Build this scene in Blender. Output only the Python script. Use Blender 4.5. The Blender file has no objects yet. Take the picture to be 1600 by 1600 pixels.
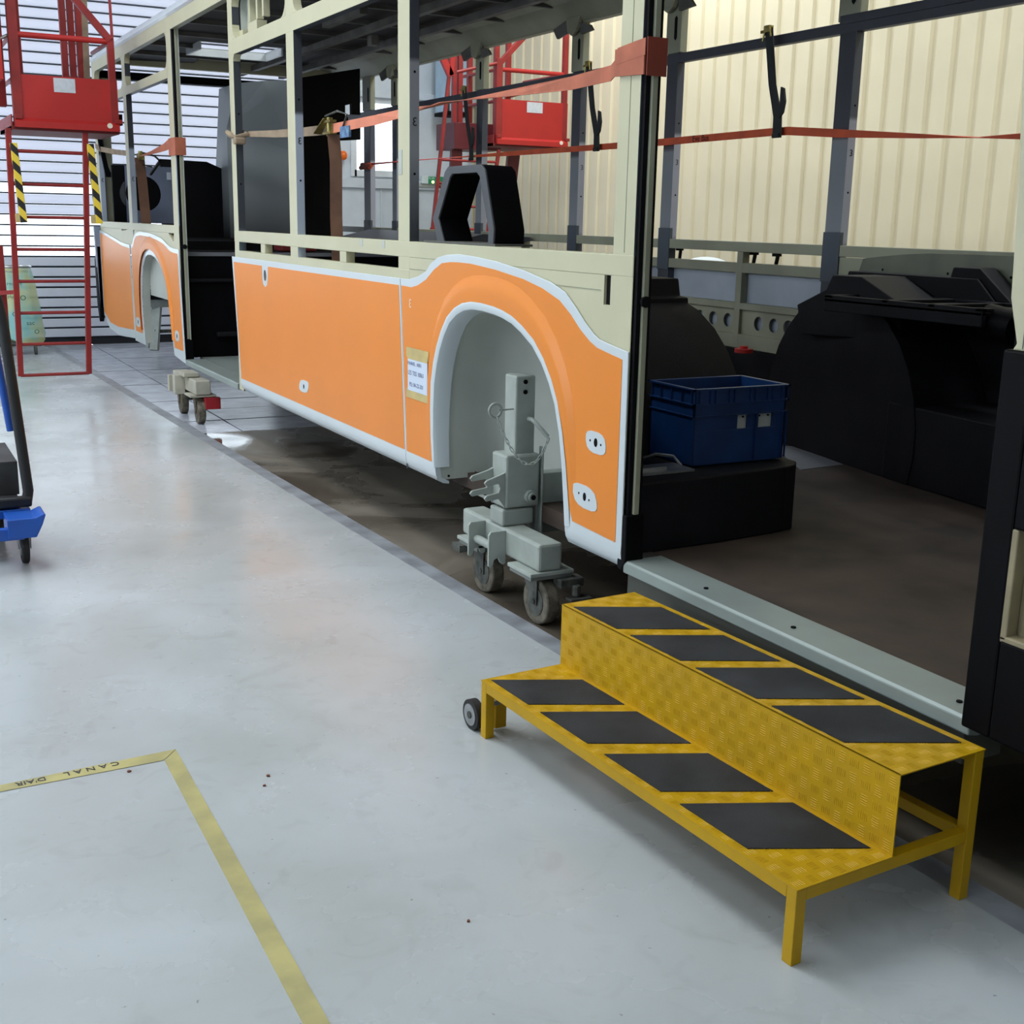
import bpy, math, random
from mathutils import Matrix, Vector
random.seed(7)
SC = bpy.context.scene
COL = SC.collection
PI = math.pi

# ---------------------------------------------------------------- camera
cam_d = bpy.data.cameras.new('camera'); cam = bpy.data.objects.new('camera', cam_d); COL.objects.link(cam)
r = Vector((0.88384, -0.46776, 0.0)); yaw, pit, rol = 0.4912984666, 0.2368783233, -0.0200637572
w = Vector((math.sin(yaw)*math.cos(pit), math.cos(yaw)*math.cos(pit), -math.sin(pit)))
r = Vector((math.cos(yaw), -math.sin(yaw), 0)); d = w.cross(r)
c_, s_ = math.cos(rol), math.sin(rol)
rr = c_*r + s_*d; dd = -s_*r + c_*d
m = Matrix((rr, -dd, -w)).transposed().to_4x4(); m.translation = (0, 0, 1.6)
cam.matrix_world = m
cam_d.sensor_width = 36; cam_d.sensor_fit = 'HORIZONTAL'; cam_d.lens = 1888.98/1600*36
cam_d.clip_end = 200
SC.camera = cam

# ---------------------------------------------------------------- world, lights, exposure
SC.view_settings.view_transform = 'Standard'; SC.view_settings.look = 'None'
SC.view_settings.exposure = 0.0; SC.view_settings.gamma = 1.0; SC.view_settings.use_curve_mapping = False
wd = bpy.data.worlds.new('overcast_sky'); SC.world = wd; wd.use_nodes = True
bg = wd.node_tree.nodes['Background']; bg.inputs[0].default_value = (0.86, 0.93, 1.0, 1); bg.inputs[1].default_value = 3.3

def area(name, loc, rot, sx, sy, power, col):
    l = bpy.data.lights.new(name, 'AREA'); l.shape = 'RECTANGLE'; l.size = sx; l.size_y = sy
    l.energy = power; l.color = col
    o = bpy.data.objects.new(name, l); COL.objects.link(o); o.location = loc; o.rotation_euler = rot
    return o
# translucent rooflights of the hall (one emitter under each rooflight) and the side windows
for k, (x, y, p) in enumerate(((-3.8, 5.5, 125), (0.9, 0.8, 50), (0.0, 6.3, 240), (6.1, 10.5, 270), (6.1, 3.5, 205), (-3.6, 12, 230))):
    area('rooflight_lamp', (x, y, 6.05), (0, 0, 0), 1.3, 4.5, p, (0.91, 0.965, 1.0))
area('side_window_lamp', (-6.85, 7.2, 3.0), (0, -PI/2, 0), 2.4, 9, 140, (0.88, 0.95, 1.0))

# ---------------------------------------------------------------- materials
def lin(c):
    return tuple((v/255/12.92 if v/255 <= .04045 else ((v/255+.055)/1.055)**2.4) for v in c) + (1,)
MATS = {}
def mat(name, rgb, rough=.5, metal=0, var=.06, scale=6, bump=0, bscale=60, rgb2=None, coat=0, detail=4, spec=.5):
    if name in MATS: return MATS[name]
    m = bpy.data.materials.new(name); m.use_nodes = True; nt = m.node_tree; N = nt.nodes; L = nt.links
    b = N['Principled BSDF']; b.inputs['Roughness'].default_value = rough; b.inputs['Metallic'].default_value = metal
    b.inputs['Coat Weight'].default_value = coat; b.inputs['Specular IOR Level'].default_value = spec
    tc = N.new('ShaderNodeTexCoord'); nz = N.new('ShaderNodeTexNoise'); nz.inputs['Scale'].default_value = scale; nz.inputs['Detail'].default_value = detail
    L.new(tc.outputs['Object'], nz.inputs['Vector'])
    cr = N.new('ShaderNodeValToRGB'); c1 = lin(rgb); c2 = lin(rgb2) if rgb2 else tuple(max(0, v*(1-var*2.2)) for v in c1[:3])+(1,)
    cr.color_ramp.elements[0].position = .35; cr.color_ramp.elements[1].position = .65
    cr.color_ramp.elements[0].color = c2; cr.color_ramp.elements[1].color = c1
    L.new(nz.outputs[0], cr.inputs[0]); L.new(cr.outputs[0], b.inputs['Base Color'])
    if bump:
        n2 = N.new('ShaderNodeTexNoise'); n2.inputs['Scale'].default_value = bscale; L.new(tc.outputs['Object'], n2.inputs['Vector'])
        bp = N.new('ShaderNodeBump'); bp.inputs['Strength'].default_value = bump; bp.inputs['Distance'].default_value = .003
        L.new(n2.outputs[0], bp.inputs['Height']); L.new(bp.outputs[0], b.inputs['Normal'])
    MATS[name] = m; return m
def nodes(m): return m.node_tree.nodes, m.node_tree.links

cream = mat('cream_primer', (188, 184, 154), .42, var=.03, scale=3)
cream_in = mat('olive_primer', (150, 150, 128), .5, var=.12, scale=2.5)
white = mat('white_gelcoat', (198, 206, 210), .28, var=.02, scale=2, coat=.3)
orange = mat('orange_film', (224, 130, 34), .38, var=.02, scale=2)
linerg = mat('grey_liner', (178, 182, 174), .5, var=.08, scale=2)
dark = mat('charcoal_coating', (22, 22, 26), .6, var=.15, scale=4, bump=.3, bscale=140, spec=.15)
black = mat('black_plastic', (8, 8, 11), .5, var=.1, spec=.08)
blackm = mat('matt_black', (9, 9, 12), .8, var=.1, spec=.15)
roofin = mat('roof_underside', (48, 44, 45), .8, var=.2, scale=5)
roofbeam = mat('roof_beam_grey', (98, 96, 92), .6, var=.2, scale=5)
alu = mat('silver_sill', (140, 150, 146), .38, .15, var=.05, scale=5)
yellow = mat('yellow_paint', (190, 148, 2), .5, var=.05, scale=9, rgb2=(180, 140, 18), spec=.3)
grip = mat('anti_slip_mat', (46, 47, 50), .85, var=.3, scale=5, bump=.6, bscale=500)
red = mat('red_paint', (172, 30, 26), .5, var=.05, scale=4)
redd = mat('red_tube_paint', (144, 32, 30), .45, var=.12, scale=7)
jackp = mat('pale_grey_enamel', (158, 165, 158), .42, var=.08, scale=10)
jackt = mat('putty_enamel', (178, 174, 158), .5, var=.1, scale=10)
grime = mat('greasy_steel', (92, 94, 88), .6, .2, var=.3, scale=20, bump=.5)
tyre = mat('dusty_rubber', (112, 104, 90), .8, var=.3, scale=25, bump=.6)
rubber = mat('dark_rubber', (38, 38, 38), .7, var=.2)
steel = mat('zinc_steel', (170, 172, 174), .3, .8, var=.15, scale=20)
brass = mat('yellow_zinc', (176, 160, 96), .35, .7, var=.2, scale=30)
crateb = mat('blue_plastic', (10, 48, 96), .4, var=.15, scale=8)
cartb = mat('blue_paint', (24, 84, 178), .4, var=.08)
cartk = mat('black_foam_paint', (22, 23, 26), .55, var=.1)
strapo = mat('orange_webbing', (190, 76, 44), .7, var=.12, scale=8, bump=.3, bscale=300)
strapw = mat('worn_orange_webbing', (176, 98, 72), .75, var=.12, scale=9, bump=.3, bscale=300)
strapt = mat('tan_webbing', (150, 130, 108), .8, var=.15, scale=9, bump=.3, bscale=300)
strapb = mat('brown_webbing', (112, 78, 58), .8, var=.15, scale=9, bump=.3, bscale=300)
strapk = mat('dark_webbing', (30, 34, 34), .7, var=.2)
paper = mat('white_paper', (196, 206, 222), .7, var=.01)
masking = mat('masking_tape', (196, 176, 116), .6, var=.08, scale=14, rgb2=(178, 160, 110))
ink = mat('ink', (40, 44, 56), .6)
whitemark = mat('white_marking', (236, 222, 204), .5)
hallw = mat('white_wall_panel', (206, 214, 220), .5, var=.03)
darkgap = mat('shutter_backing', (44, 52, 62), .6)
clad = mat('cream_cladding', (222, 210, 178), .5, var=.03, scale=1.5)
conc = mat('bare_concrete', (118, 114, 104), .5, var=.2, scale=2.2, rgb2=(84, 80, 72), bump=.3)
green = mat('sign_green', (30, 140, 92), .4)
beacon = mat('orange_lens', (236, 110, 30), .25)
leaf = mat('dry_leaf', (110, 62, 42), .8)
hazy = None

def stripes(name):
    m = mat(name, (222, 190, 60), .5)
    N, L = nodes(m); b = N['Principled BSDF']; tc = N.new('ShaderNodeTexCoord'); sp = N.new('ShaderNodeSeparateXYZ')
    L.new(tc.outputs['Object'], sp.inputs[0])
    a = N.new('ShaderNodeMath'); a.operation = 'ADD'; L.new(sp.outputs[0], a.inputs[0]); L.new(sp.outputs[2], a.inputs[1])
    a1 = N.new('ShaderNodeMath'); a1.operation = 'ADD'; L.new(a.outputs[0], a1.inputs[0]); L.new(sp.outputs[1], a1.inputs[1])
    mu = N.new('ShaderNodeMath'); mu.operation = 'MULTIPLY'; mu.inputs[1].default_value = 7.2; L.new(a1.outputs[0], mu.inputs[0])
    fr = N.new('ShaderNodeMath'); fr.operation = 'FRACT'; L.new(mu.outputs[0], fr.inputs[0])
    gt = N.new('ShaderNodeMath'); gt.operation = 'GREATER_THAN'; gt.inputs[1].default_value = .48; L.new(fr.outputs[0], gt.inputs[0])
    mx = N.new('ShaderNodeMix'); mx.data_type = 'RGBA'; mx.inputs['A'].default_value = lin((28, 26, 24)); mx.inputs['B'].default_value = lin((226, 196, 62))
    L.new(gt.outputs[0], mx.inputs['Factor']); L.new(mx.outputs['Result'], b.inputs['Base Color']); return m
hazard = stripes('hazard_stripes')

# post side faces: dark overspray above and below a bare pale band (object z)
def spray_shade(name, zlo, zhi, dk=(54, 58, 66), lt=(150, 156, 168), soft=.12):
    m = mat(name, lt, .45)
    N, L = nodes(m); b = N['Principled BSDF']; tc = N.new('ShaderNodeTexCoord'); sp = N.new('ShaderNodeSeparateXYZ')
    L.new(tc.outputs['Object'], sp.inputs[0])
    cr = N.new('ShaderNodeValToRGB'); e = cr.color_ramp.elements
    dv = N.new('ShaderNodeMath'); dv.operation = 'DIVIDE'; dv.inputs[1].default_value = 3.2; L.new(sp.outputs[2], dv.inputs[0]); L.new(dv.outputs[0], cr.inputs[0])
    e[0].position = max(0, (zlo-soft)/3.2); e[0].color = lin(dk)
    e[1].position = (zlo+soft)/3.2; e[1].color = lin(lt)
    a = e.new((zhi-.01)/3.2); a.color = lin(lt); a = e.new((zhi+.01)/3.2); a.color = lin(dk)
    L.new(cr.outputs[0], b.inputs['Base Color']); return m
spr_a = spray_shade('sprayed_post_side', 1.72, 2.30, lt=(138, 140, 146), soft=.2)
spr_b = spray_shade('sprayed_post_side_pale', 1.0, 2.17, lt=(168, 178, 194))
spr_c = spray_shade('sprayed_post_side_dark', .2, 1.5, lt=(80, 92, 104))
spr_f = spray_shade('far_post_inner', 1.56, 2.06, dk=(42, 46, 56), lt=(124, 128, 134), soft=.02)
spr_fs = spray_shade('far_post_side', 1.5, 2.16, dk=(66, 70, 82), lt=(150, 152, 164), soft=.02)

# floor paint: mottled pale epoxy with scuffs, glossy
def floor_paint():
    m = bpy.data.materials.new('epoxy_floor'); m.use_nodes = True; N, L = nodes(m); b = N['Principled BSDF']
    g = N.new('ShaderNodeNewGeometry')
    def noise(s, d=5, dist=0):
        n = N.new('ShaderNodeTexNoise'); n.inputs['Scale'].default_value = s; n.inputs['Detail'].default_value = d; n.inputs['Distortion'].default_value = dist
        L.new(g.outputs['Position'], n.inputs['Vector']); return n
    def ramp(src, p0, c0, p1, c1):
        c = N.new('ShaderNodeValToRGB'); c.color_ramp.elements[0].position = p0; c.color_ramp.elements[0].color = c0
        c.color_ramp.elements[1].position = p1; c.color_ramp.elements[1].color = c1; L.new(src, c.inputs[0]); return c
    a = ramp(noise(1.1, 6, .5).outputs[0], .38, lin((172, 176, 176)), .70, lin((186, 192, 196)))
    s = ramp(noise(7, 8, 1.5).outputs[0], .55, (1, 1, 1, 1), .80, (.88, .87, .86, 1))
    sp = ramp(noise(42, 3).outputs[0], .24, (.35, .33, .32, 1), .285, (1, 1, 1, 1))
    m1 = N.new('ShaderNodeMix'); m1.data_type = 'RGBA'; m1.blend_type = 'MULTIPLY'; m1.inputs['Factor'].default_value = 1
    L.new(a.outputs[0], m1.inputs['A']); L.new(s.outputs[0], m1.inputs['B'])
    m2 = N.new('ShaderNodeMix'); m2.data_type = 'RGBA'; m2.blend_type = 'MULTIPLY'; m2.inputs['Factor'].default_value = .7
    L.new(m1.outputs['Result'], m2.inputs['A']); L.new(sp.outputs[0], m2.inputs['B'])
    L.new(m2.outputs['Result'], b.inputs['Base Color'])
    rg = ramp(noise(2.2, 6).outputs[0], .3, (.16, .16, .16, 1), .7, (.34, .34, .34, 1)); L.new(rg.outputs[0], b.inputs['Roughness'])
    bp = N.new('ShaderNodeBump'); bp.inputs['Strength'].default_value = .05; bp.inputs['Distance'].default_value = .002
    L.new(noise(5, 3).outputs[0], bp.inputs['Height']); L.new(bp.outputs[0], b.inputs['Normal'])
    return m
epoxy = floor_paint()
band = mat('worn_floor_edge', (150, 154, 160), .45, var=.2, scale=6, rgb2=(120, 122, 126))
def wet_conc():
    m = bpy.data.materials.new('wet_concrete'); m.use_nodes = True; N, L = nodes(m); b = N['Principled BSDF']
    g = N.new('ShaderNodeNewGeometry')
    n = N.new('ShaderNodeTexNoise'); n.inputs['Scale'].default_value = .9; n.inputs['Detail'].default_value = 4; n.inputs['Distortion'].default_value = .8
    L.new(g.outputs['Position'], n.inputs['Vector'])
    c = N.new('ShaderNodeValToRGB'); e = c.color_ramp.elements; e[0].position = .42; e[0].color = lin((88, 80, 70)); e[1].position = .62; e[1].color = lin((132, 124, 112))
    L.new(n.outputs[0], c.inputs[0]); L.new(c.outputs[0], b.inputs['Base Color'])
    c2 = N.new('ShaderNodeValToRGB'); e = c2.color_ramp.elements; e[0].position = .45; e[0].color = (.05, .05, .05, 1); e[1].position = .56; e[1].color = (.45, .45, .45, 1)
    L.new(n.outputs[0], c2.inputs[0]); L.new(c2.outputs[0], b.inputs['Roughness'])
    return m
wet = wet_conc()
slabm = mat('pale_slab', (190, 194, 204), .25, var=.1, scale=5, rgb2=(166, 168, 178))
vinyl = mat('bus_floor_vinyl', (74, 62, 54), .65, var=.25, scale=3.5, rgb2=(50, 43, 39), detail=8, spec=.3)

def glass(name, tint=(.95, .98, 1), fac=.12):
    m = bpy.data.materials.new(name); m.use_nodes = True; N, L = nodes(m)
    N.remove(N['Principled BSDF']); o = N['Material Output']
    t = N.new('ShaderNodeBsdfTransparent'); t.inputs[0].default_value = tint+(1,)
    g = N.new('ShaderNodeBsdfGlossy'); g.inputs['Roughness'].default_value = .05
    mx = N.new('ShaderNodeMixShader'); mx.inputs[0].default_value = fac
    L.new(t.outputs[0], mx.inputs[1]); L.new(g.outputs[0], mx.inputs[2]); L.new(mx.outputs[0], o.inputs[0]); return m
pane = glass('window_pane')
def slatm():
    m = mat('shutter_slat', (214, 218, 230), .35, var=.02)
    return m
slat = slatm()
slat_t = bpy.data.materials.new('translucent_slat'); slat_t.use_nodes = True; _N, _L = nodes(slat_t)
_b = _N['Principled BSDF']; _b.inputs['Base Color'].default_value = lin((226, 228, 234)); _b.inputs['Roughness'].default_value = .35
_tr = _N.new('ShaderNodeBsdfTranslucent'); _tr.inputs[0].default_value = lin((228, 230, 240)); _mx = _N.new('ShaderNodeMixShader'); _mx.inputs[0].default_value = .46
_L.new(_b.outputs[0], _mx.inputs[1]); _L.new(_tr.outputs[0], _mx.inputs[2]); _L.new(_mx.outputs[0], _N['Material Output'].inputs[0])
def film(name, rgb, op):
    m = bpy.data.materials.new(name); m.use_nodes = True; N, L = nodes(m); b = N['Principled BSDF']
    b.inputs['Base Color'].default_value = lin(rgb); b.inputs['Roughness'].default_value = .3; b.inputs['Alpha'].default_value = op; return m
bagm = film('clear_bag_film', (176, 226, 214), .66)
_N, _L = nodes(bagm); _n = _N.new('ShaderNodeTexNoise'); _n.inputs['Scale'].default_value = 3.5; _t = _N.new('ShaderNodeTexCoord'); _L.new(_t.outputs['Object'], _n.inputs['Vector'])
_c = _N.new('ShaderNodeValToRGB'); _c.color_ramp.elements[0].position = .42; _c.color_ramp.elements[0].color = lin((150, 216, 214)); _c.color_ramp.elements[1].position = .58; _c.color_ramp.elements[1].color = lin((214, 220, 160))
_L.new(_n.outputs[0], _c.inputs[0]); _L.new(_c.outputs[0], _N['Principled BSDF'].inputs['Base Color'])

# ---------------------------------------------------------------- mesh helpers
class MB:
    def __init__(s): s.v = []; s.f = []; s.m = []
    def add(s, vs, fs, m=0):
        o = len(s.v); s.v += [tuple(v) for v in vs]; s.f += [tuple(i+o for i in f) for f in fs]; s.m += [m]*len(fs); return s
    def box(s, x0, x1, y0, y1, z0, z1, m=0, ms=None):
        vs = [(x, y, z) for x in (x0, x1) for y in (y0, y1) for z in (z0, z1)]
        fs = [(0, 1, 3, 2), (4, 6, 7, 5), (0, 4, 5, 1), (2, 3, 7, 6), (0, 2, 6, 4), (1, 5, 7, 3)]   # -x +x -y +y -z +z
        o = len(s.v); s.v += vs; s.f += [tuple(i+o for i in f) for f in fs]; s.m += (ms if ms else [m]*6); return s
    def prism(s, poly, a, b, ax='x', m=0, mside=None, mback=None):
        def P(p, t):
            return (t, p[0], p[1]) if ax == 'x' else ((p[0], t, p[1]) if ax == 'y' else (p[0], p[1], t))
        n = len(poly); vs = [P(p, a) for p in poly]+[P(p, b) for p in poly]
        s.add(vs, [tuple(range(n))], m); o = len(s.v)-2*n
        s.f.append(tuple(o+n+i for i in reversed(range(n)))); s.m.append(m if mback is None else mback)
        for i in range(n):
            j = (i+1) % n; s.f.append((o+j, o+i, o+n+i, o+n+j)); s.m.append(m if mside is None else mside)
        return s
    def bar(s, p0, p1, w, h, up=(0, 0, 1), m=0):
        p0, p1 = Vector(p0), Vector(p1); d = (p1-p0).normalized(); u = Vector(up)
        if abs(d.dot(u)) > .98: u = Vector((0, 1, 0))
        a = d.cross(u).normalized()*w/2; b = a.cross(d).normalized()*h/2
        vs = [p+x*a+y*b for p in (p0, p1) for x, y in ((-1, -1), (1, -1), (1, 1), (-1, 1))]
        return s.add(vs, [(3, 2, 1, 0), (4, 5, 6, 7), (0, 1, 5, 4), (1, 2, 6, 5), (2, 3, 7, 6), (3, 0, 4, 7)], m)
    def tube(s, path, r, n=8, m=0, closed=False, caps=True):
        P = [Vector(p) for p in path]; k = len(P); rings = []; pu = None
        for i in range(k):
            if closed: d = (P[(i+1) % k]-P[i-1]).normalized()
            else: d = (P[min(i+1, k-1)]-P[max(i-1, 0)]).normalized()
            if pu is None:
                pu = Vector((0, 0, 1)) if abs(d.z) < .9 else Vector((1, 0, 0))
            a = (pu-d*pu.dot(d)).normalized(); b = d.cross(a); pu = a
            rr = r[i] if isinstance(r, (list, tuple)) else r
            rings.append([P[i]+a*math.cos(2*PI*j/n)*rr+b*math.sin(2*PI*j/n)*rr for j in range(n)])
        vs = [v for q in rings for v in q]; fs = []
        for i in range(k if closed else k-1):
            i2 = (i+1) % k
            for j in range(n): fs.append((i*n+j, i*n+(j+1) % n, i2*n+(j+1) % n, i2*n+j))
        if caps and not closed: fs += [tuple(reversed(range(n))), tuple(range((k-1)*n, k*n))]
        return s.add(vs, fs, m)
    def cyl(s, p0, p1, r, n=16, m=0): return s.tube([p0, p1], r, n, m)
    def ribbon(s, pts, wv, t=.003, m=0):
        # pts centre points, wv full width vectors; thin solid strip
        P = [Vector(p) for p in pts]; W = [Vector(q) for q in wv]; vs = []; k = len(P)
        for i in range(k):
            d = (P[min(i+1, k-1)]-P[max(i-1, 0)]).normalized(); nn = d.cross(W[i]).normalized()*t/2
            vs += [P[i]-W[i]/2-nn, P[i]+W[i]/2-nn, P[i]+W[i]/2+nn, P[i]-W[i]/2+nn]
        fs = []
        for i in range(k-1):
            for j in range(4): fs.append((i*4+j, i*4+(j+1) % 4, i*4+4+(j+1) % 4, i*4+4+j))
        fs += [(3, 2, 1, 0), (k*4-4, k*4-3, k*4-2, k*4-1)]
        return s.add(vs, fs, m)
    def grid(s, fn, nu, nv, m=0):
        vs = [fn(i/nu, j/nv) for i in range(nu+1) for j in range(nv+1)]
        fs = [(i*(nv+1)+j, (i+1)*(nv+1)+j, (i+1)*(nv+1)+j+1, i*(nv+1)+j+1) for i in range(nu) for j in range(nv)]
        return s.add(vs, fs, m)
    def build(s, name, mats, parent=None, bevel=0, smooth=False, local=False, kind=None, label=None, seg=2):
        me = bpy.data.meshes.new(name)
        vs = s.v
        if parent is not None and not local:
            M = XF[root(parent).name]; vs = [tuple(M @ Vector(v)) for v in s.v]
        me.from_pydata(vs, [], s.f); 
        if not isinstance(mats, (list, tuple)): mats = [mats]
        for q in mats: me.materials.append(q)
        for p, i in zip(me.polygons, s.m): p.material_index = i
        import bmesh
        bm = bmesh.new(); bm.from_mesh(me); bmesh.ops.recalc_face_normals(bm, faces=bm.faces); bm.to_mesh(me); bm.free()
        if smooth:
            for p in me.polygons: p.use_smooth = True
            try: me.set_sharp_from_angle(angle=math.radians(38))
            except Exception: pass
        o = bpy.data.objects.new(name, me); COL.objects.link(o)
        if parent is not None: o.parent = parent
        if bevel:
            b = o.modifiers.new('bevel', 'BEVEL'); b.width = bevel; b.segments = seg; b.limit_method = 'ANGLE'; b.angle_limit = math.radians(40)
        if kind: o['kind'] = kind
        if label: o['label'] = label
        return o
XF = {}
def root(o):
    while o.parent is not None: o = o.parent
    return o
def tag(o, label, cat, group=None, kind=None):
    if label: o['label'] = label
    if cat: o['category'] = cat
    if group: o['group'] = group
    if kind: o['kind'] = kind
    return o
def thing(name, label, cat, loc=(0, 0, 0), rz=0, group=None, kind=None):
    o = bpy.data.objects.new(name, None); COL.objects.link(o); o.location = loc; o.rotation_euler = (0, 0, rz)
    o.empty_display_size = .1
    XF[o.name] = (Matrix.Translation(Vector(loc)) @ Matrix.Rotation(rz, 4, 'Z')).inverted()
    return tag(o, label, cat, group, kind)
def single(o):  # register a mesh top-level as root
    XF[o.name] = Matrix.Identity(4); return o
def text(body, size, mtx, material, parent, name='lettering', ext=.0004):
    cu = bpy.data.curves.new('t', 'FONT'); cu.body = body; cu.size = size; cu.extrude = ext; cu.align_x = 'CENTER'; cu.align_y = 'CENTER'; cu.resolution_u = 3
    t = bpy.data.objects.new('t', cu); COL.objects.link(t); bpy.context.view_layer.update()
    me = bpy.data.meshes.new_from_object(t.evaluated_get(bpy.context.evaluated_depsgraph_get()))
    bpy.data.objects.remove(t); me.transform(mtx)
    if parent is not None: me.transform(XF[root(parent).name])
    me.materials.clear(); me.materials.append(material)
    o = bpy.data.objects.new(name, me); COL.objects.link(o)
    if parent is not None: o.parent = parent
    return o
def basis(o, ex, ey):   # matrix whose local x,y are ex,ey
    ex, ey = Vector(ex).normalized(), Vector(ey).normalized(); ez = ex.cross(ey)
    m = Matrix((ex, ey, ez)).transposed().to_4x4(); m.translation = o; return m
def circ(cy, cz, r, n=16, a0=0, a1=2*PI, ry=None):
    k = n if abs(a1-a0-2*PI) < 1e-6 else n+1
    return [(cy+(r)*math.cos(a0+(a1-a0)*i/n), cz+(ry or r)*math.sin(a0+(a1-a0)*i/n)) for i in range(k)]

# ================================================================ SETTING
def edgeX(y): return 2.35-(y-1.75)*.0248
Y0, Y1 = -5.0, 15.78
f = MB().prism([(-7, Y0), (edgeX(Y0)-.09, Y0), (edgeX(Y1)-.09, Y1), (-7, Y1)], -.12, 0, 'z').build('floor', epoxy, kind='structure')
f = MB().prism([(edgeX(Y0)-.09, Y0), (edgeX(Y0), Y0), (edgeX(Y1), Y1), (edgeX(Y1)-.09, Y1)], -.12, 0.0, 'z').build('trim_1', band, kind='structure')
f2 = MB().prism([(edgeX(Y0), Y0), (7.75, Y0), (7.75, 8.98), (edgeX(8.98), 8.98)], -.12, 0.0, 'z').build('floor', wet, kind='structure')
base = MB().prism([(edgeX(8.98), 8.98), (7.75, 8.98), (7.75, Y1), (edgeX(Y1), Y1)], -.12, -.012, 'z').build('floor', mat('joint_dark', (40, 40, 42), .6), kind='structure')
XF[base.name] = Matrix.Identity(4)
y = 8.98; k = 0
while y < Y1-.05:
    ye = min(y+.57, Y1)
    for (xa, xb) in ((None, 2.46), (2.475, 5.0), (5.015, 7.75)):
        g = .012
        a0 = edgeX(y)+.004 if xa is None else xa; a1 = edgeX(ye)+.004 if xa is None else xa
        MB().prism([(a0, y+g), (xb, y+g), (xb, ye-g), (a1, ye-g)], -.05, 0 if k % 2 else -.002, 'z').build('slab', slabm, base, local=True)
    y += .57; k += 1

# shutter wall
wf = MB()
rows = []; z = .085; P_ = .1225
while z < 5.4: rows.append(z); z += P_
def glazed(zc): return 1.12 < zc < 1.60 or 1.83 < zc < 1.97
solid0 = None
prev = 0.0
# dark backing, open behind glazed rows
spans = []; start = 0.0
for zz in rows:
    if glazed(zz+P_/2):
        if start is not None and zz > start: spans.append((start, zz))
        start = zz+P_
spans.append((start, 6.3))
wf.box(-7.0, 5.62, Y1+.03, Y1+.10, 0, 1.06).box(-7.0, -3.2, Y1+.03, Y1+.10, 1.06, 6.3).box(-3.2, 5.62, Y1+.03, Y1+.10, rows[-1]+P_, 6.3).box(5.6, 5.62, Y1+.03, Y1+.10, 1.06, rows[-1]+P_)
for zz in rows: 
    if zz > 1.0: wf.box(-3.2, 5.6, Y1+.012, Y1+.034, zz-.0095, zz+.0095)
wall_front = wf.build('wall_front', darkgap, kind='structure'); single(wall_front)
sl_mesh = None
for zz in rows:
    gl = glazed(zz+P_/2)
    parts = [(-3.2, 5.6)]
    for (xa, xb) in parts:
        g = pane if gl else (slat_t if zz > 1.0 else slat)
        MB().box(xa, xb, Y1, Y1+.028, zz+.011, zz+P_-.011).build('pane' if gl else 'slat', g, wall_front, local=True, bevel=0 if gl else .004, seg=1)
MB().box(-3.2, 5.6, Y1-.02, Y1+.03, 0, .075).build('kick_strip', mat('black_kick', (26, 28, 34), .5), wall_front, local=True)
MB().box(-7, -3.2, Y1, Y1+.03, 0, 6.3).build('side_panel', hallw, wall_front, local=True)
MB().box(-3.2, 5.6, Y1, Y1+.03, rows[-1]+P_, 6.3).build('head_panel', hallw, wall_front, local=True)
# white panel wall right of the shutter with its window
wx0, wx1, wz0, wz1 = 5.95, 6.62, 2.18, 3.10
wr = MB()
wr.box(5.62, wx0, Y1, Y1+.1, 0, 6.3).box(wx1, 7.75, Y1, Y1+.1, 0, 6.3).box(wx0, wx1, Y1, Y1+.1, 0, wz0).box(wx0, wx1, Y1, Y1+.1, wz1, 6.3)
wrr = single(wr.build('wall_front', hallw, kind='structure'))
MB().box(5.62, 7.7, Y1-.05, Y1, 1.98, 2.10).build('ledge', hallw, wrr, local=True, bevel=.006)
MB().box(5.62, 7.7, Y1-.10, Y1, 3.14, 3.22).build('ledge', hallw, wrr, local=True, bevel=.006)
for x in (6.2, 6.32, 6.86, 7.2): MB().box(x, x+.018, Y1-.02, Y1, .1, 1.98).build('panel_rib', hallw, wrr, local=True)
MB().box(7.42, 7.56, Y1-.16, Y1-.002, 0, 3.1).build('column', hallw, wrr, local=True, bevel=.01)
win = MB()
for a in ((wx0-.05, wx0+.03, wz0-.05, wz1+.05), (wx1-.03, wx1+.05, wz0-.05, wz1+.05), (wx0, wx1, wz0-.05, wz0+.03), (wx0, wx1, wz1-.03, wz1+.05)):
    win.box(a[0], a[1], Y1-.03, Y1+.06, a[2], a[3])
w1 = single(win.build('window_1', mat('window_frame_white', (222, 228, 232), .4), kind='structure'))
MB().box(wx0, wx1, Y1+.02, Y1+.026, wz0, wz1).build('pane', pane, w1, local=True)

# corrugated side wall (trapezoid ribs), other walls, ceiling with rooflights
mb = MB(); prof = []; y = Y0; pitch = .236
while y < Y1:
    prof += [(7.70, y), (7.70, y+.160), (7.728, y+.172), (7.728, y+.220)]; y += pitch
prof.append((7.70, y)); vs = []; n = len(prof)
for z in (0, 2.95, 6.3): vs += [(p[0], p[1], z) for p in prof]
fs = [(k*n+i, k*n+i+1, (k+1)*n+i+1, (k+1)*n+i) for k in range(2) for i in range(n-1)]
mb.add(vs, fs); mb.box(7.76, 7.85, Y0, Y1+.1, 0, 6.3)
single(mb.build('wall_right', clad, kind='structure'))
MB().box(-7.1, -7, Y0, Y1, 0, 1.7).box(-7.1, -7, Y0, Y1, 4.3, 6.3).box(-7.1, -7, Y0, -.6, 1.7, 4.3).box(-7.1, -7, 10.6, Y1, 1.7, 4.3).build('wall_left', hallw, kind='structure')
MB().box(-7.1, 7.85, Y0-.1, Y0, 0, 6.3).build('wall_back', hallw, kind='structure')
cb = MB(); ys = [Y0, -.8, 3.9, 7.2, 12.4, Y1+.1]
cb.box(-7.1, 7.85, Y0-.1, Y1+.1, 6.3, 6.4)
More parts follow.
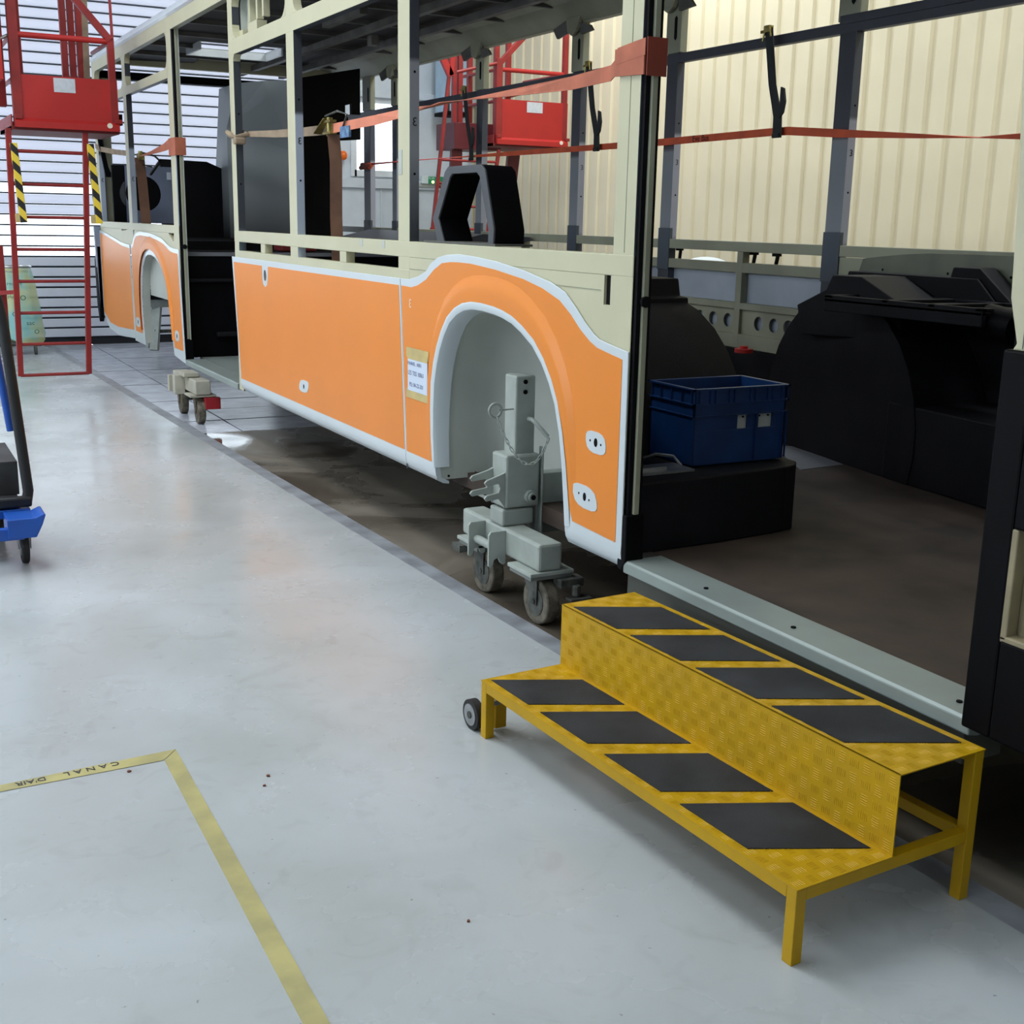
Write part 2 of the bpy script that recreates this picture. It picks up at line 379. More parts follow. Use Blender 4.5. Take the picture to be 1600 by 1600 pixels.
single(cb.build('ceiling', mat('ceiling_white', (214, 218, 222), .7), kind='structure'))
w2 = MB().box(-7.06, -7.04, -.6, 10.6, 1.7, 4.3).build('window_2', pane, kind='structure')
cabm = mat('pale_blue_cabinet', (166, 190, 208), .4)
cab = thing('wall_cabinet', 'tall pale blue cabinet hung in the corner behind the second red platform', 'cabinet', (7.4, 15.2, 2.95))
MB().box(7.05, 7.4, 15.2, 15.6, 2.98, 4.0).build('cabinet_body', cabm, cab, bevel=.01)
MB().box(7.04, 7.4, 15.18, 15.6, 2.93, 2.975).build('bottom_rail', blackm, cab)
MB().box(7.035, 7.065, 15.17, 15.2, 2.98, 4.0).build('edge_trim', darkgap, cab)

# ================================================================ BUS BODY
XN, XFAR = 2.30, 4.75
bus = thing('city_bus', 'stripped city bus body shell with cream frame and orange side panels on grey dollies', 'bus', (3.5, 7.5, 0))
def part(mb, name, mats, parent=None, **k): return mb.build(name, mats, parent or bus, **k)

# near side posts: cream outer face (-x), sprayed return face (-y)
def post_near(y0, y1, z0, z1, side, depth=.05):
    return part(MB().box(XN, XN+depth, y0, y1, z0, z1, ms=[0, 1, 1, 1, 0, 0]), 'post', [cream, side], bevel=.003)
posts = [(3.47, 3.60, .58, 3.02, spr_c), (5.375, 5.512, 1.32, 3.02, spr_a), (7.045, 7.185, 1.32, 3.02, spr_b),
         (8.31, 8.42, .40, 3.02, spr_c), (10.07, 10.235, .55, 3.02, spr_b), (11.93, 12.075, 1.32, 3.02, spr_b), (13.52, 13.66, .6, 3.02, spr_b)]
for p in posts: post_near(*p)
# window sill rail, slots band, transom, cantrail
def rail(y0, y1, z0, z1, m=cream, x0=XN-.0008, dep=.05, name='rail', side=None):
    return part(MB().box(x0, x0+dep, y0, y1, z0, z1, ms=[0, 1, 1, 1, 1, 0]), name, [m, side or cream_in], bevel=.003)
rail(3.47, 8.42, 1.42, 1.493, name='window_sill_rail', side=cream); rail(10.07, 13.66, 1.44, 1.505, name='window_sill_rail', side=cream)
rail(5.375, 8.42, 1.28, 1.362, name='waist_rail', side=cream); 
for y0, y1 in ((6.228, 6.328), (7.707, 7.80)): rail(y0, y1, 1.362, 1.42, name='slot_divider', side=cream)
rail(3.60, 8.31, 2.62, 2.715, name='transom', side=darkgap); rail(10.235, 13.52, 2.64, 2.715, name='transom', side=spr_c)
rail(1.2, 13.66, 2.985, 3.085, name='cantrail')
# cream plate above the rear arch panel, with its vertical slot
pl = MB().prism([(3.47, .58), (3.47, 1.42), (3.608, 1.42), (3.608, 1.318), (3.65, 1.318), (3.65, 1.42), (5.375, 1.42), (5.512, 1.362), (5.512, 1.25), (5.2, 1.27), (4.8, 1.38), (4.3, 1.35), (3.9, 1.25), (3.68, 1.12), (3.6, 1.0), (3.6, .58)], XN+.001, XN+.03)
part(pl, 'waist_panel', cream)
pl = MB().prism([(10.07, .55), (10.07, 1.44), (10.26, 1.44), (10.268, 1.377), (10.29, 1.375), (10.46, 1.44), (11.87, 1.44), (11.93, 1.38), (11.97, 1.44), (12.2, 1.44), (12.5, 1.425), (12.5, 1.44), (13.66, 1.44), (13.66, 1.3), (12.1, 1.25), (11.9, 1.28), (11.7, 1.36), (10.7, 1.36), (10.3, 1.25), (10.2, 1.2), (10.2, .55)], XN+.001, XN+.03)
part(pl, 'waist_panel', cream)
part(MB().box(XN+.012, XN+.03, 3.60, 3.66, 1.30, 1.425), 'slot_backing', blackm)
# window corner fillets
def fillet(yc, zc, sy, sz, r=.09, x0=XN, x1=XN+.048, m=cream):
    pts = [(yc, zc)]+[(yc+sy*r*(1-math.cos(t)), zc+sz*r*(1-math.sin(t))) for t in [i*PI/12 for i in range(7)]]
    # quarter complement
    pts = [(yc, zc)] + [(yc+sy*r*(1-math.sin(t)), zc+sz*r*(1-math.cos(t))) for t in [i*PI/12 for i in range(7)]]
    part(MB().prism(pts, x0-.0004, x1), 'corner_gusset', m)
for (ya, yb) in ((5.512, 7.045), (7.185, 8.31), (10.235, 11.93), (12.075, 13.52), (3.60, 5.375)):
    for sy, yc in ((1, ya), (-1, yb)):
        fillet(yc, 2.715, sy, 1); fillet(yc, 2.985, sy, -1, .07)
fillet(5.512, 2.62, 1, -1, .05); fillet(8.31, 2.62, -1, -1, .04)
# hinge / bracket hardware in the upper light behind post at 8.4
part(MB().box(2.36, 2.44, 8.30, 8.345, 2.74, 2.97).box(2.40, 2.42, 8.02, 8.30, 2.76, 2.96), 'bracket_plate', linerg)
for y in (7.93, 8.10, 7.80): part(MB().box(2.36, 2.40, y, y+.035, 2.80, 3.0), 'hanger_bar', cream)
part(MB().box(2.345, 2.41, 7.90, 8.10, 2.715, 2.79), 'bracket_foot', cream); part(MB().box(2.345, 2.41, 8.22, 8.30, 2.715, 2.77), 'bracket_foot', cream)

# door jambs (rear edge of the arch panel, and the far door)
for yj, s in ((3.44, 1), (10.04, 1)):
    part(MB().box(2.308, 2.326, yj+.012, yj+.03, .60, 3.0), 'seal_channel', blackm)
    part(MB().box(2.326, 2.348, yj, yj+.029, .60, 3.0), 'door_jamb', cream_in, bevel=.003)
    part(MB().box(2.3482, 2.356, yj, yj+.10, .55, 3.0), 'jamb_cover', blackm if yj < 5 else linerg)
    part(MB().cyl((2.335, yj-.006, 1.34), (2.335, yj+.005, 1.34), .019, 16), 'grommet', blackm)
    part(MB().prism([(yj, .60), (yj+.05, .60), (yj+.05, .40), (yj+.02, .395), (yj-.005, .43)], 2.295, 2.372), 'jamb_foot', black, bevel=.006)
# door sills
for ya, yb in ((1.90, 3.45), (8.46, 10.03)):
    part(MB().prism([(2.297, .43), (2.297, .392), (2.33, .385), (2.46, .40), (2.46, .436), (2.305, .436)], ya, yb, 'y'), 'door_sill', alu, bevel=.004)
part(MB().box(2.32, 2.46, 1.93, 3.45, .30, .385), 'sill_beam', mat('olive_chassis', (66, 68, 60), .6))
for y in (3.05, 2.62, 1.99): part(MB().cyl((2.36, y, .436), (2.36, y, .440), .008, 8), 'screw', blackm)
# bus floor
part(MB().box(2.46, 4.72, 1.0, 10.2, .36, .432), 'floor_panel', vinyl)
part(MB().box(2.465, 3.3, 8.46, 10.16, .432, .4345), 'floor_panel', alu)
part(MB().prism([(4.00, 4.48), (4.30, 4.50), (4.41, 5.0), (4.30, 5.05)], .432, .4345, 'z'), 'lit_floor_patch', mat('lit_floor_grey', (118, 120, 126), .5, var=.1))  # pale sheet paints the small lit spot on the bus floor
part(MB().box(2.9, 3.0, 5.6, 8.4, .30, .36), 'chassis_rail', grime); part(MB().box(4.1, 4.2, 5.6, 8.4, .30, .36), 'chassis_rail', grime); part(MB().box(2.6, 4.5, 1.0, 3.6, .26, .36), 'chassis_rail', grime)

# ---- side panels
A_top = [(5.470, 1.318), (5.373, 1.319), (5.26, 1.337), (5.173, 1.364), (5.116, 1.403), (5.039, 1.432), (4.945, 1.446), (4.827, 1.453), (4.688, 1.449), (4.469, 1.436), (4.233, 1.411), (4.019, 1.377), (3.908, 1.346), (3.836, 1.3), (3.756, 1.244), (3.696, 1.21), (3.661, 1.196), (3.588, 1.185), (3.51, 1.175), (3.468, 1.17)]
A_arch = [(3.853, .47), (3.862, .55), (3.88, .70), (3.903, .82), (3.942, .924), (3.988, 0.996), (4.051, 1.066), (4.125, 1.123), (4.216, 1.166), (4.298, 1.195), (4.38, 1.211), (4.455, 1.220), (4.567, 1.226), (4.658, 1.225), (4.738, 1.214), (4.808, 1.191), (4.88, 1.150), (4.935, 1.09), (4.979, 1.022), (5.012, 0.947), (5.036, 0.862), (5.052, .74), (5.058, 0.617), (5.05, .47)]
A_poly = [(3.462, .47)]+[(3.468, 1.17)]+list(reversed(A_top[:-1]))+[(5.40, .47)]+[(5.05, .47)]+list(reversed(A_arch[:-1]))
pA = part(MB().prism(A_poly, XN-.007, XN-.001), 'side_panel', white, bevel=.003)
def inset(line, d, side):
    out = []
    for i, p in enumerate(line):
        a = line[max(i-1, 0)]; b = line[min(i+1, len(line)-1)]
        ty, tz = b[0]-a[0], b[1]-a[1]; l = math.hypot(ty, tz) or 1
        out.append((p[0]-side*tz/l*d, p[1]+side*ty/l*d))
    return out
A_orr = inset(A_arch, .034, 1)
O_top = [(5.458, 1.285), (5.335, 1.283), (5.26, 1.296), (5.165, 1.327), (5.08, 1.374), (4.991, 1.408), (4.9, 1.416), (4.826, 1.418), (4.7, 1.417), (4.469, 1.402), (4.233, 1.377), (4.076, 1.350), (3.943, 1.313), (3.86, 1.268), (3.79, 1.220), (3.72, 1.183), (3.67, 1.165), (3.577, 1.151), (3.53, 1.145), (3.502, 1.14)]
A_orr[0] = (3.80, .50); A_orr = [A_orr[0]]+[p for p in A_orr[1:-1] if p[1] > .5]+[(5.092, .49)]
O_poly = [(3.50, .49)]+list(reversed(O_top))+[(5.39, .49)]+list(reversed(A_orr))
part(MB().prism(O_poly, XN-.0085, XN-.006), 'orange_film', orange, pA)
# flared arch: raised band between the lip and the crease
def crease(i, n):
    p = A_orr[i]; ang = math.atan2(p[1]-.62, p[0]-4.5)
    k = .05+.085*max(0, math.sin(ang))*(1-.35*(p[0]-3.8)/1.2)
    a = A_orr[max(i-1, 0)]; b = A_orr[min(i+1, n-1)]; ty, tz = b[0]-a[0], b[1]-a[1]; l = math.hypot(ty, tz)
    return (-tz/l*k, ty/l*k)
n = len(A_orr); vs = []; fs = []; K = 7
for i, p in enumerate(A_orr):
    cx, cz = crease(i, n); fade = max(0.0, min(1, (p[1]-.55)/.35))
    for j in range(K):
        t = j/(K-1); h = (.016*fade)*(math.cos(max(0, t-.55)/.45*PI)*.5+.5)
        vs.append((XN-.0086-h, p[0]+cx*t, p[1]+cz*t))
for i in range(n-1):
    for j in range(K-1): fs.append((i*K+j, (i+1)*K+j, (i+1)*K+j+1, i*K+j+1))
part(MB().add(vs, fs), 'arch_flare', orange, smooth=True)
# arch lip: rounded white bead round the opening
vs = []; fs = []; K = 5
lipA = A_arch
for i, p in enumerate(lipA):
    a = lipA[max(i-1, 0)]; b = lipA[min(i+1, len(lipA)-1)]; ty, tz = b[0]-a[0], b[1]-a[1]; l = math.hypot(ty, tz); nx, nz = -tz/l, ty/l
    fade = max(0.0, min(1, (p[1]-.5)/.35))
    for j, (o, x) in enumerate(((.036, -.0088-.016*fade), (.02, -.015-.012*fade), (.004, -.013-.008*fade), (-.006, .003), (-.008, .06))):
        vs.append((XN+x, p[0]+nx*o, p[1]+nz*o))
for i in range(len(lipA)-1):
    for j in range(K-1): fs.append((i*K+j, (i+1)*K+j, (i+1)*K+j+1, i*K+j+1))
part(MB().add(vs, fs), 'arch_lip', white, smooth=True)
# skirts (bottom edge rolls under)
def skirt(ya, yb, parent=None, xo=-.007):
    pr = [(XN+xo, .495), (XN+xo-.002, .46), (XN+xo+.003, .43), (XN+xo+.016, .405), (XN+xo+.04, .392), (XN+xo+.07, .388), (XN+xo+.07, .40), (XN+xo+.03, .42), (XN+xo+.02, .495)]
    part(MB().prism(pr, ya, yb, 'y'), 'skirt', white, parent, smooth=True)
skirt(3.462, 3.853, pA); skirt(5.05, 5.40, pA); skirt(5.405, 8.35); 
# patches with a hole, left bare in the film
def patch(poly, hole, small=(), parent=None, x=XN-.0105, xs=None):
    o = part(MB().prism(poly, x, x+.002), 'bare_patch', white, parent)
    part(MB().prism(circ(hole[0], hole[1], hole[2], 14, ry=hole[3]), x-.0008, x+.001), 'bolt_hole', blackm, parent)
    for (a, b) in small: part(MB().prism(circ(a, b, .0045, 8), x-.0008, x+.001), 'screw_hole', blackm, parent)
def blob(cy, cz, ry, rz, n=14, e=.7, sk=0):
    out = []
    for i in range(n):
        t = 2*PI*i/n; c, s = math.cos(t), math.sin(t)
        out.append((cy+ry*math.copysign(abs(c)**e, c)+sk*s*ry, cz+rz*math.copysign(abs(s)**e, s)))
    return out
patch(blob(3.651, .825, .068, .040, sk=.15), (3.650, .826, .012, .016), ((3.688, .828), (3.615, .823)), pA)
patch(blob(3.714, .611, .084, .044, sk=.28), (3.714, .612, .011, .016), ((3.755, .618), (3.682, .606)), pA)
# middle panel
pB = part(MB().prism([(5.404, .49), (5.477, 1.318), (8.480, 1.318), (8.36, .49)], XN-.007, XN-.001), 'side_panel', white, bevel=.003)
part(MB().prism([(5.416, .492), (5.488, 1.285), (7.63, 1.283), (7.64, 1.20), (7.66, 1.165), (7.70, 1.15), (7.745, 1.165), (7.765, 1.20), (7.765, 1.283), (8.431, 1.283), (8.335, .488)], XN-.0085, XN-.006), 'orange_film', orange, pB)
part(MB().prism(circ(7.70, 1.225, .022, 16, ry=.034), XN-.0095, XN-.006), 'filler_hole', grime, pB)
patch(blob(6.955, .608, .085, .038, sk=-.25), (6.955, .606, .010, .014), (), pB)
part(MB().prism([(5.395, .40), (5.41, .40), (5.48, 1.315), (5.465, 1.315)], XN-.0012, XN+.0), 'seam_gap', darkgap)
# front pair of panels
C1 = [(12.06, .42), (12.10, 1.300), (12.55, 1.318), (12.95, 1.357), (13.35, 1.39), (13.70, 1.414), (13.70, .52), (13.4, .40), (12.9, .372)]
pC = part(MB().prism(C1, XN-.007, XN-.001), 'side_panel', white, bevel=.003)
part(MB().prism([(12.085, .50), (12.12, 1.268), (12.5, 1.283), (12.95, 1.325), (13.35, 1.36), (13.66, 1.384), (13.66, .56), (13.35, .47), (12.9, .46)], XN-.0085, XN-.006), 'orange_film', orange, pC)
C_arch = [(10.40, .43), (10.44, .55), (10.48, .75), (10.555, .96), (10.62, 1.04), (10.715, 1.11), (10.83, 1.17), (10.99, 1.218), (11.15, 1.237), (11.30, 1.232), (11.41, 1.205), (11.49, 1.16), (11.56, 1.09), (11.61, 1.00), (11.64, .85), (11.645, .70), (11.62, .55), (11.58, .40)]
C_top = [(12.05, 1.303), (11.97, 1.31), (11.916, 1.358), (11.85, 1.395), (11.752, 1.42), (11.574, 1.434), (11.188, 1.427), (10.90, 1.41), (10.705, 1.392), (10.60, 1.37), (10.482, 1.345), (10.38, 1.328), (10.28, 1.322), (10.085, 1.318)]
pD = part(MB().prism([(10.01, .40)]+list(reversed(C_top))+[(12.055, .40)]+list(reversed(C_arch)), XN-.007, XN-.001), 'side_panel', white, bevel=.003)
Co = inset(C_arch, .05, 1); Co = [p for p in Co if p[1] > .52]
part(MB().prism([(10.06, .50), (10.13, 1.282), (10.28, 1.285), (10.40, 1.295), (10.50, 1.315), (10.62, 1.345), (10.9, 1.375), (11.188, 1.392), (11.574, 1.40), (11.74, 1.388), (11.84, 1.36), (11.90, 1.32), (11.95, 1.28), (12.03, 1.272), (11.99, .50), (Co[-1][0]+.02, .50)]+list(reversed(Co))+[(Co[0][0]-.02, .50)], XN-.0085, XN-.006), 'orange_film', orange, pD)
patch(blob(11.86, .592, .10, .045), (11.86, .592, .014, .02), (), pD); patch(blob(10.26, .606, .075, .045), (10.26, .606, .012, .02), (), pD)
vs = []; fs = []; K = 6
for i, p in enumerate(Co):
    cx, cz = 11.05-p[0], .75-p[1]; l = math.hypot(cx, cz)
    for j in range(K):
        t = j/(K-1); h = .014*(math.cos(max(0, t-.5)/.5*PI)*.5+.5); k = .10*max(.25, (p[1]-.5)/.7)
        vs.append((XN-.0086-h, p[0]-cx/l*k*t, p[1]-cz/l*k*t))
for i in range(len(Co)-1):
    for j in range(K-1): fs.append((i*K+j, (i+1)*K+j, (i+1)*K+j+1, i*K+j+1))
part(MB().add(vs, fs), 'arch_flare', orange, smooth=True)
for (ya, yb) in ((10.01, 10.40), (11.58, 12.055), (12.06, 12.95)):
    pass
# small mirrored 3 marks
def three(y, z, h, m, x, parent=bus, name='number_mark'):
    return text('3', h, basis((x, y, z), (0, 1, 0), (0, 0, 1)), m, parent, name)
three(5.345, 1.205, .058, whitemark, XN-.0095, name='number_mark')
dkn = mat('number_ink', (22, 24, 28), .6)
for (y, x, z_) in ((5.375, 2.326, 2.03), (7.045, 2.326, 2.02), (11.93, 2.326, 1.90), (13.52, 2.326, 1.92)):
    text('3', .055, basis((x, y-.0012, z_), (-1, 0, 0), (0, 0, 1)), dkn, bus, 'number_mark')
for y in (5.145, 6.75, 7.95, 9.55): text('3', .05, basis((XFAR+.03, y-.0012, 1.985), (1, 0, 0), (0, 0, 1)), dkn, bus, 'number_mark')
for (y, x) in ((5.375, 2.326), (7.045, 2.326), (8.31, 2.326), (5.145, XFAR+.03), (6.75, XFAR+.03), (7.95, XFAR+.03)):
    for z_ in (1.80, 2.25): part(MB().cyl((x, y-.0015, z_-.02*(x > 3)), (x, y, z_-.02*(x > 3)), .006, 8), 'screw_hole', blackm)
part(MB().box(XN-.0012, XN, 3.528, 3.531, 1.50, 2.98), 'panel_seam', cream_in)
part(MB().box(XN-.0012, XN, 3.67, 5.375, 1.366, 1.368), 'panel_seam', cream_in)
for (y, z_) in ((6.0, 1.475), (5.70, 1.475)): part(MB().box(XN-.0022, XN, y-.02, y+.02, z_-.022, z_+.016), 'tape_tab', linerg)
part(MB().box(XN-.0022, XN, 5.46, 5.50, 1.80, 1.91), 'tape_tab', linerg)
# wheel arch liners
def liner(arch, x1, m, name='wheel_arch_liner', outer=None):
    n = len(arch); 
    cy = sum(p[0] for p in arch)/n; zb = min(p[1] for p in arch); vs = []; prof_ = ((0, 1), (.45, 1), (.68, .985), (.85, .94), (.96, .84), (1, .70))
    for t, sc in prof_: vs += [(XN+(x1-XN)*t, cy+(p[0]-cy)*sc, zb+(p[1]-zb)*sc) for p in arch]
    q = len(prof_); fs = [(k*n+i, k*n+i+1, (k+1)*n+i+1, (k+1)*n+i) for k in range(q-1) for i in range(n-1)]+[tuple((q-1)*n+i for i in range(n))]
    o = part(MB().add(vs, fs), name, m, smooth=True)
    return o
LA = [(3.853, .60)]+[(p[0], p[1]) for p in A_arch[2:-1]]+[(5.052, .405)]
liner([(3.86, .62)]+A_arch[3:-1]+[(5.05, .41)], 2.66, linerg)
liner(inset([(3.86, .45)]+A_arch[3:-1]+[(5.05, .45)], .014, 1), 2.668, dark, 'wheel_box_skin')
LC = [(10.47, .72)]+C_arch[3:-2]+[(11.62, .55), (11.59, .42)]; n = len(LC)
part(MB().add([(XN, p[0], p[1]) for p in LC]+[(2.37, p[0], p[1]) for p in LC], [(i, i+1, n+i+1, n+i) for i in range(n-1)]), 'wheel_arch_liner', linerg, smooth=True)
LD = [p for p in LC if p[1] > .86]; part(MB().prism(LD+[(LD[-1][0], .86), (LD[0][0], .86)], 2.37, 2.38), 'wheel_arch_back', linerg)
for z_, xx in ((.425, 2.36), (.43, 2.50), (.43, 2.60)): part(MB().cyl((xx, 5.046, z_), (xx, 5.056, z_), .006, 8), 'rivet', blackm)
part(MB().box(2.48, 2.60, 4.9, 5.04, .33, .42).box(2.66, 2.70, 3.86, 4.3, .40, .62), 'lower_bracket', linerg, bevel=.01)
part(MB().bar((2.62, 3.95, .62), (2.66, 4.30, .40), .04, .04).box(2.60, 2.72, 3.86, 4.02, .55, .66), 'strut', linerg)

# ---- interior wheel boxes
def halfround(cy, cz, r, floorz, n=18):
    a0 = math.asin(max(-1, (floorz-cz)/r)); pts = [(cy+r*math.cos(a0+(PI-2*a0)*i/n), cz+r*math.sin(a0+(PI-2*a0)*i/n)) for i in range(n+1)]
    return pts
hr = halfround(4.62, .62, .665, .433); n = len(hr); nb = MB()
nb.add([(2.67, p[0], p[1]) for p in hr]+[(3.24, p[0], p[1]) for p in hr], [(i, i+1, n+i+1, n+i) for i in range(n-1)]+[tuple(n+i for i in range(n))])
part(nb, 'wheel_box', dark, smooth=True)
part(MB().prism([(4.44, 1.20), (4.45, 1.28), (4.51, 1.285), (4.53, 1.36), (4.90, 1.36), (4.94, 1.20)], 2.5, 3.25), 'wheel_box_cap', dark, bevel=.006)
part(MB().prism([(2.385, 3.505), (2.74, 3.515), (3.10, 3.55), (3.165, 3.57), (3.21, 3.62), (3.215, 3.95), (2.385, 3.95)], .433, .695, 'z'), 'step_box', dark, bevel=.008)
part(MB().box(2.45, 2.70, 3.60, 3.74, .697, .706).box(2.40, 2.60, 3.64, 3.66, .706, .716), 'bracket_plate', steel)
part(MB().tube([(2.62, 3.86, .70), (2.66, 3.80, .73), (2.70, 3.74, .73), (2.71, 3.70, .70)], .006, 6), 'grab_handle', steel)
# far wheel box: tapered face
fb = MB(); hr = halfround(4.64, .62, .665, .433); n = len(hr)
def fx(y): return 4.255+(y-4.18)*.17
vs = [(fx(p[0]), p[0], p[1]) for p in hr]+[(4.74, p[0], p[1]) for p in hr]
fb.add(vs, [tuple(range(n))]+[(i, i+1, n+i+1, n+i) for i in range(n-1)])
part(fb, 'wheel_box', dark, smooth=True)
part(MB().prism([(4.22, 1.08), (4.22, 1.25), (4.50, 1.365), (4.70, 1.365), (4.74, 1.29), (4.95, 1.2), (4.9, 1.05)], 4.31, 4.72), 'wheel_box_cap', dark, bevel=.006)
part(MB().prism([(4.250, 4.19), (4.175, 3.49), (4.02, 1.9), (4.72, 1.9), (4.72, 4.19)], .433, .80, 'z'), 'raised_box', dark, bevel=.008)
# seat bracket on the far box: slotted shelf, back box, tube
sh = MB(); sh.box(4.14, 4.60, 3.60, 4.56, 1.245, 1.262)
for (ya, yb) in ((3.60, 3.64), (3.86, 3.90), (4.14, 4.18), (4.50, 4.56)): sh.box(4.14, 4.60, ya, yb, 1.262, 1.278)
sh.box(4.14, 4.17, 3.60, 4.56, 1.20, 1.278).box(4.57, 4.60, 3.60, 4.56, 1.262, 1.278)
part(sh, 'seat_bracket', dark, bevel=.004)
part(MB().prism([(3.93, 1.27), (4.05, 1.375), (4.90, 1.375), (4.93, 1.27)], 4.60, 4.70), 'bracket_box', dark, bevel=.006)
part(MB().prism([(3.85, 1.27), (4.06, 1.425), (4.22, 1.425), (4.26, 1.27)], 4.62, 4.73), 'bracket_box', dark, bevel=.01)
part(MB().cyl((4.25, 3.50, 1.20), (4.25, 3.66, 1.22), .075, 18).cyl((4.25, 3.44, 1.235), (4.25, 3.52, 1.23), .03, 14), 'roller', black, smooth=True)
part(MB().cyl((4.20, 3.40, 1.25), (4.22, 3.56, 1.25), .012, 10), 'pin', steel)

# ---- far side frame
def post_far(y0, y1, z0=.5, z1=3.0):
    return part(MB().box(XFAR, XFAR+.055, y0, y1, z0, z1, ms=[0, 1, 1, 1, 1, 1]), 'far_post', [spr_f, spr_fs], bevel=.003)
for y0, y1 in ((2.2, 2.33), (3.70-.25, 3.57), (5.145, 5.27), (6.75, 6.87), (7.95, 8.07), (9.55, 9.66), (11.42, 11.53), (12.12, 12.30), (13.5, 13.64)): 
    if y0 > 3.4 and y0 < 3.6: continue
    post_far(y0, y1)
    part(MB().box(XFAR-.004, XFAR+.05, y0-.02, y1+.02, 2.66, 3.0, ms=[0]*6), 'upper_post', [cream_in], bevel=.004)
    part(MB().prism([(y0+.02, 2.75), (y0+.035, 2.735), (y0+.05, 2.75), (y0+.05, 2.87), (y0+.035, 2.885), (y0+.02, 2.87)], XFAR-.006, XFAR), 'oblong_slot', blackm)
    part(MB().box(XFAR-.006, XFAR+.02, y0-.005, y1+.005, 1.30, 1.57), 'post_sleeve', mat('slate_sleeve', (64, 72, 82), .5), bevel=.003)
def frail(y0, y1, z0, z1, m, dep=.05, x=XFAR-.0012, name='far_rail'):
    return part(MB().box(x, x+dep, y0, y1, z0, z1), name, m, bevel=.003)
slate = mat('slate_paint', (50, 52, 62), .45, var=.06)
frail(1.0, 13.64, 2.60, 2.655, slate, name='drip_rail'); frail(1.0, 5.27, 2.645, 2.69, slate, .06, XFAR-.01, name='drip_rail')
frail(1.0, 13.64, 1.44, 1.500, cream_in, name='far_sill_rail')
frail(5.27, 13.64, 1.315, 1.375, cream_in, name='far_waist_rail')
frail(5.2, 9.6, 1.095, 1.135, cream_in); frail(5.2, 9.6, .86, .945, cream_in, name='far_bottom_rail')
for y in (5.97, 7.35, 8.75): part(MB().box(XFAR-.0024, XFAR+.05, y, y+.055, .86, 1.44), 'stud', cream_in, bevel=.003)
hp = MB()   # holed lower plate: strips with octagonal holes
def holed(y0, y1, z0, z1, holes, x):
    m_ = MB(); edges = [y0]+[v for h in holes for v in (h-.055, h+.055)]+[y1]
    for a, b in zip(edges[::2], edges[1::2]):
        if b > a: m_.box(x, x+.006, a, b, z0, z1)
    zc = (z0+z1)/2
    for h in holes:
        for sg in (1, -1):
            pts = [(h-.055, zc+sg*(z1-z0)/2), (h+.055, zc+sg*(z1-z0)/2), (h+.055, zc)]
            pts += [(h+.042*math.cos(t), zc+sg*.042*math.sin(t)) for t in [i*PI/8 for i in range(9)]]+[(h-.055, zc)]
            m_.prism(pts, x, x+.006)
    return m_
part(holed(5.27, 9.5, .945, 1.095, [5.42, 5.54, 5.67, 5.81, 6.11, 6.26, 6.4, 6.55], XFAR+.02), 'holed_plate', cream_in)
part(MB().box(XFAR+.05, XFAR+.062, 5.13, 13.6, .40, 1.32), 'outer_skin', mat('skin_inner_face', (172, 180, 192), .4, var=.12, scale=2), )
part(MB().box(XFAR+.05, XFAR+.062, 1.0, 5.13, .40, 1.32), 'outer_skin', linerg)
part(MB().box(XFAR-.03, XFAR-.02, 5.2, 9.6, .432, .86), 'kick_panel', dark)
part(MB().box(XFAR+.004, XFAR+.02, 1.0, 5.14, 1.18, 1.437), 'inner_panel', cream_in); part(MB().box(4.70, XFAR, 1.0, 4.3, .80, 1.24), 'side_lining', dark)
arcp = [(5.0, 1.30), (4.95, 1.437), (4.82, 1.452), (4.66, 1.468), (4.5, 1.478), (4.2, 1.482), (1.0, 1.482), (1.0, 1.30)]
part(MB().prism(arcp, XFAR-.006, XFAR), 'inner_panel', mat('olive_arc_panel', (106, 108, 92), .5, var=.1))
for y in (4.80, 4.36, 3.98): part(MB().cyl((XFAR-.008, y, 1.385), (XFAR, y, 1.385), .007, 8), 'rivet', blackm)
for y, z_ in ((6.70, 1.435), (5.93, 1.432), (5.72, 1.43)):
    part(MB().bar((XFAR+.06, y, z_), (XFAR+.09, y+.05, z_-.06), .02, .02).bar((XFAR+.05, y-.03, z_+.002), (XFAR+.06, y+.04, z_), .022, .02), 'hook', black)
# cove with bolt heads, brackets
cov = MB().prism([(4.75, 2.99), (4.765, 3.0), (4.62, 3.12), (4.45, 3.16), (4.45, 3.145), (4.60, 3.105)], 1.0, 13.6, 'y')
part(cov, 'roof_cove', cream_in)
part(MB().box(4.745, 4.80, 1.0, 13.66, 2.985, 3.12), 'far_cantrail', cream_in)
for i in range(26): 
    y = 6.2+i*.24; part(MB().cyl((4.66, y, 3.062), (4.675, y, 3.075), .013, 8), 'bolt_hole', blackm)
for yb in (6.81, 8.01, 9.6, 11.47):
    part(MB().prism([(yb-.10, 3.03), (yb+.10, 3.03), (yb+.08, 2.93), (yb+.02, 2.90), (yb-.04, 2.93)], 4.70, 4.735), 'roof_bracket', cream_in, bevel=.008)
    part(MB().prism([(yb+.06, 3.03), (yb+.30, 2.975), (yb+.24, 2.905), (yb+.10, 2.93)], 4.71, 4.73), 'gusset_plate', roofbeam)
    part(MB().prism([(yb-.08, 2.98), (yb-.22, 2.95), (yb-.26, 2.91), (yb-.10, 2.90)], 4.71, 4.73), 'gusset_plate', roofbeam)
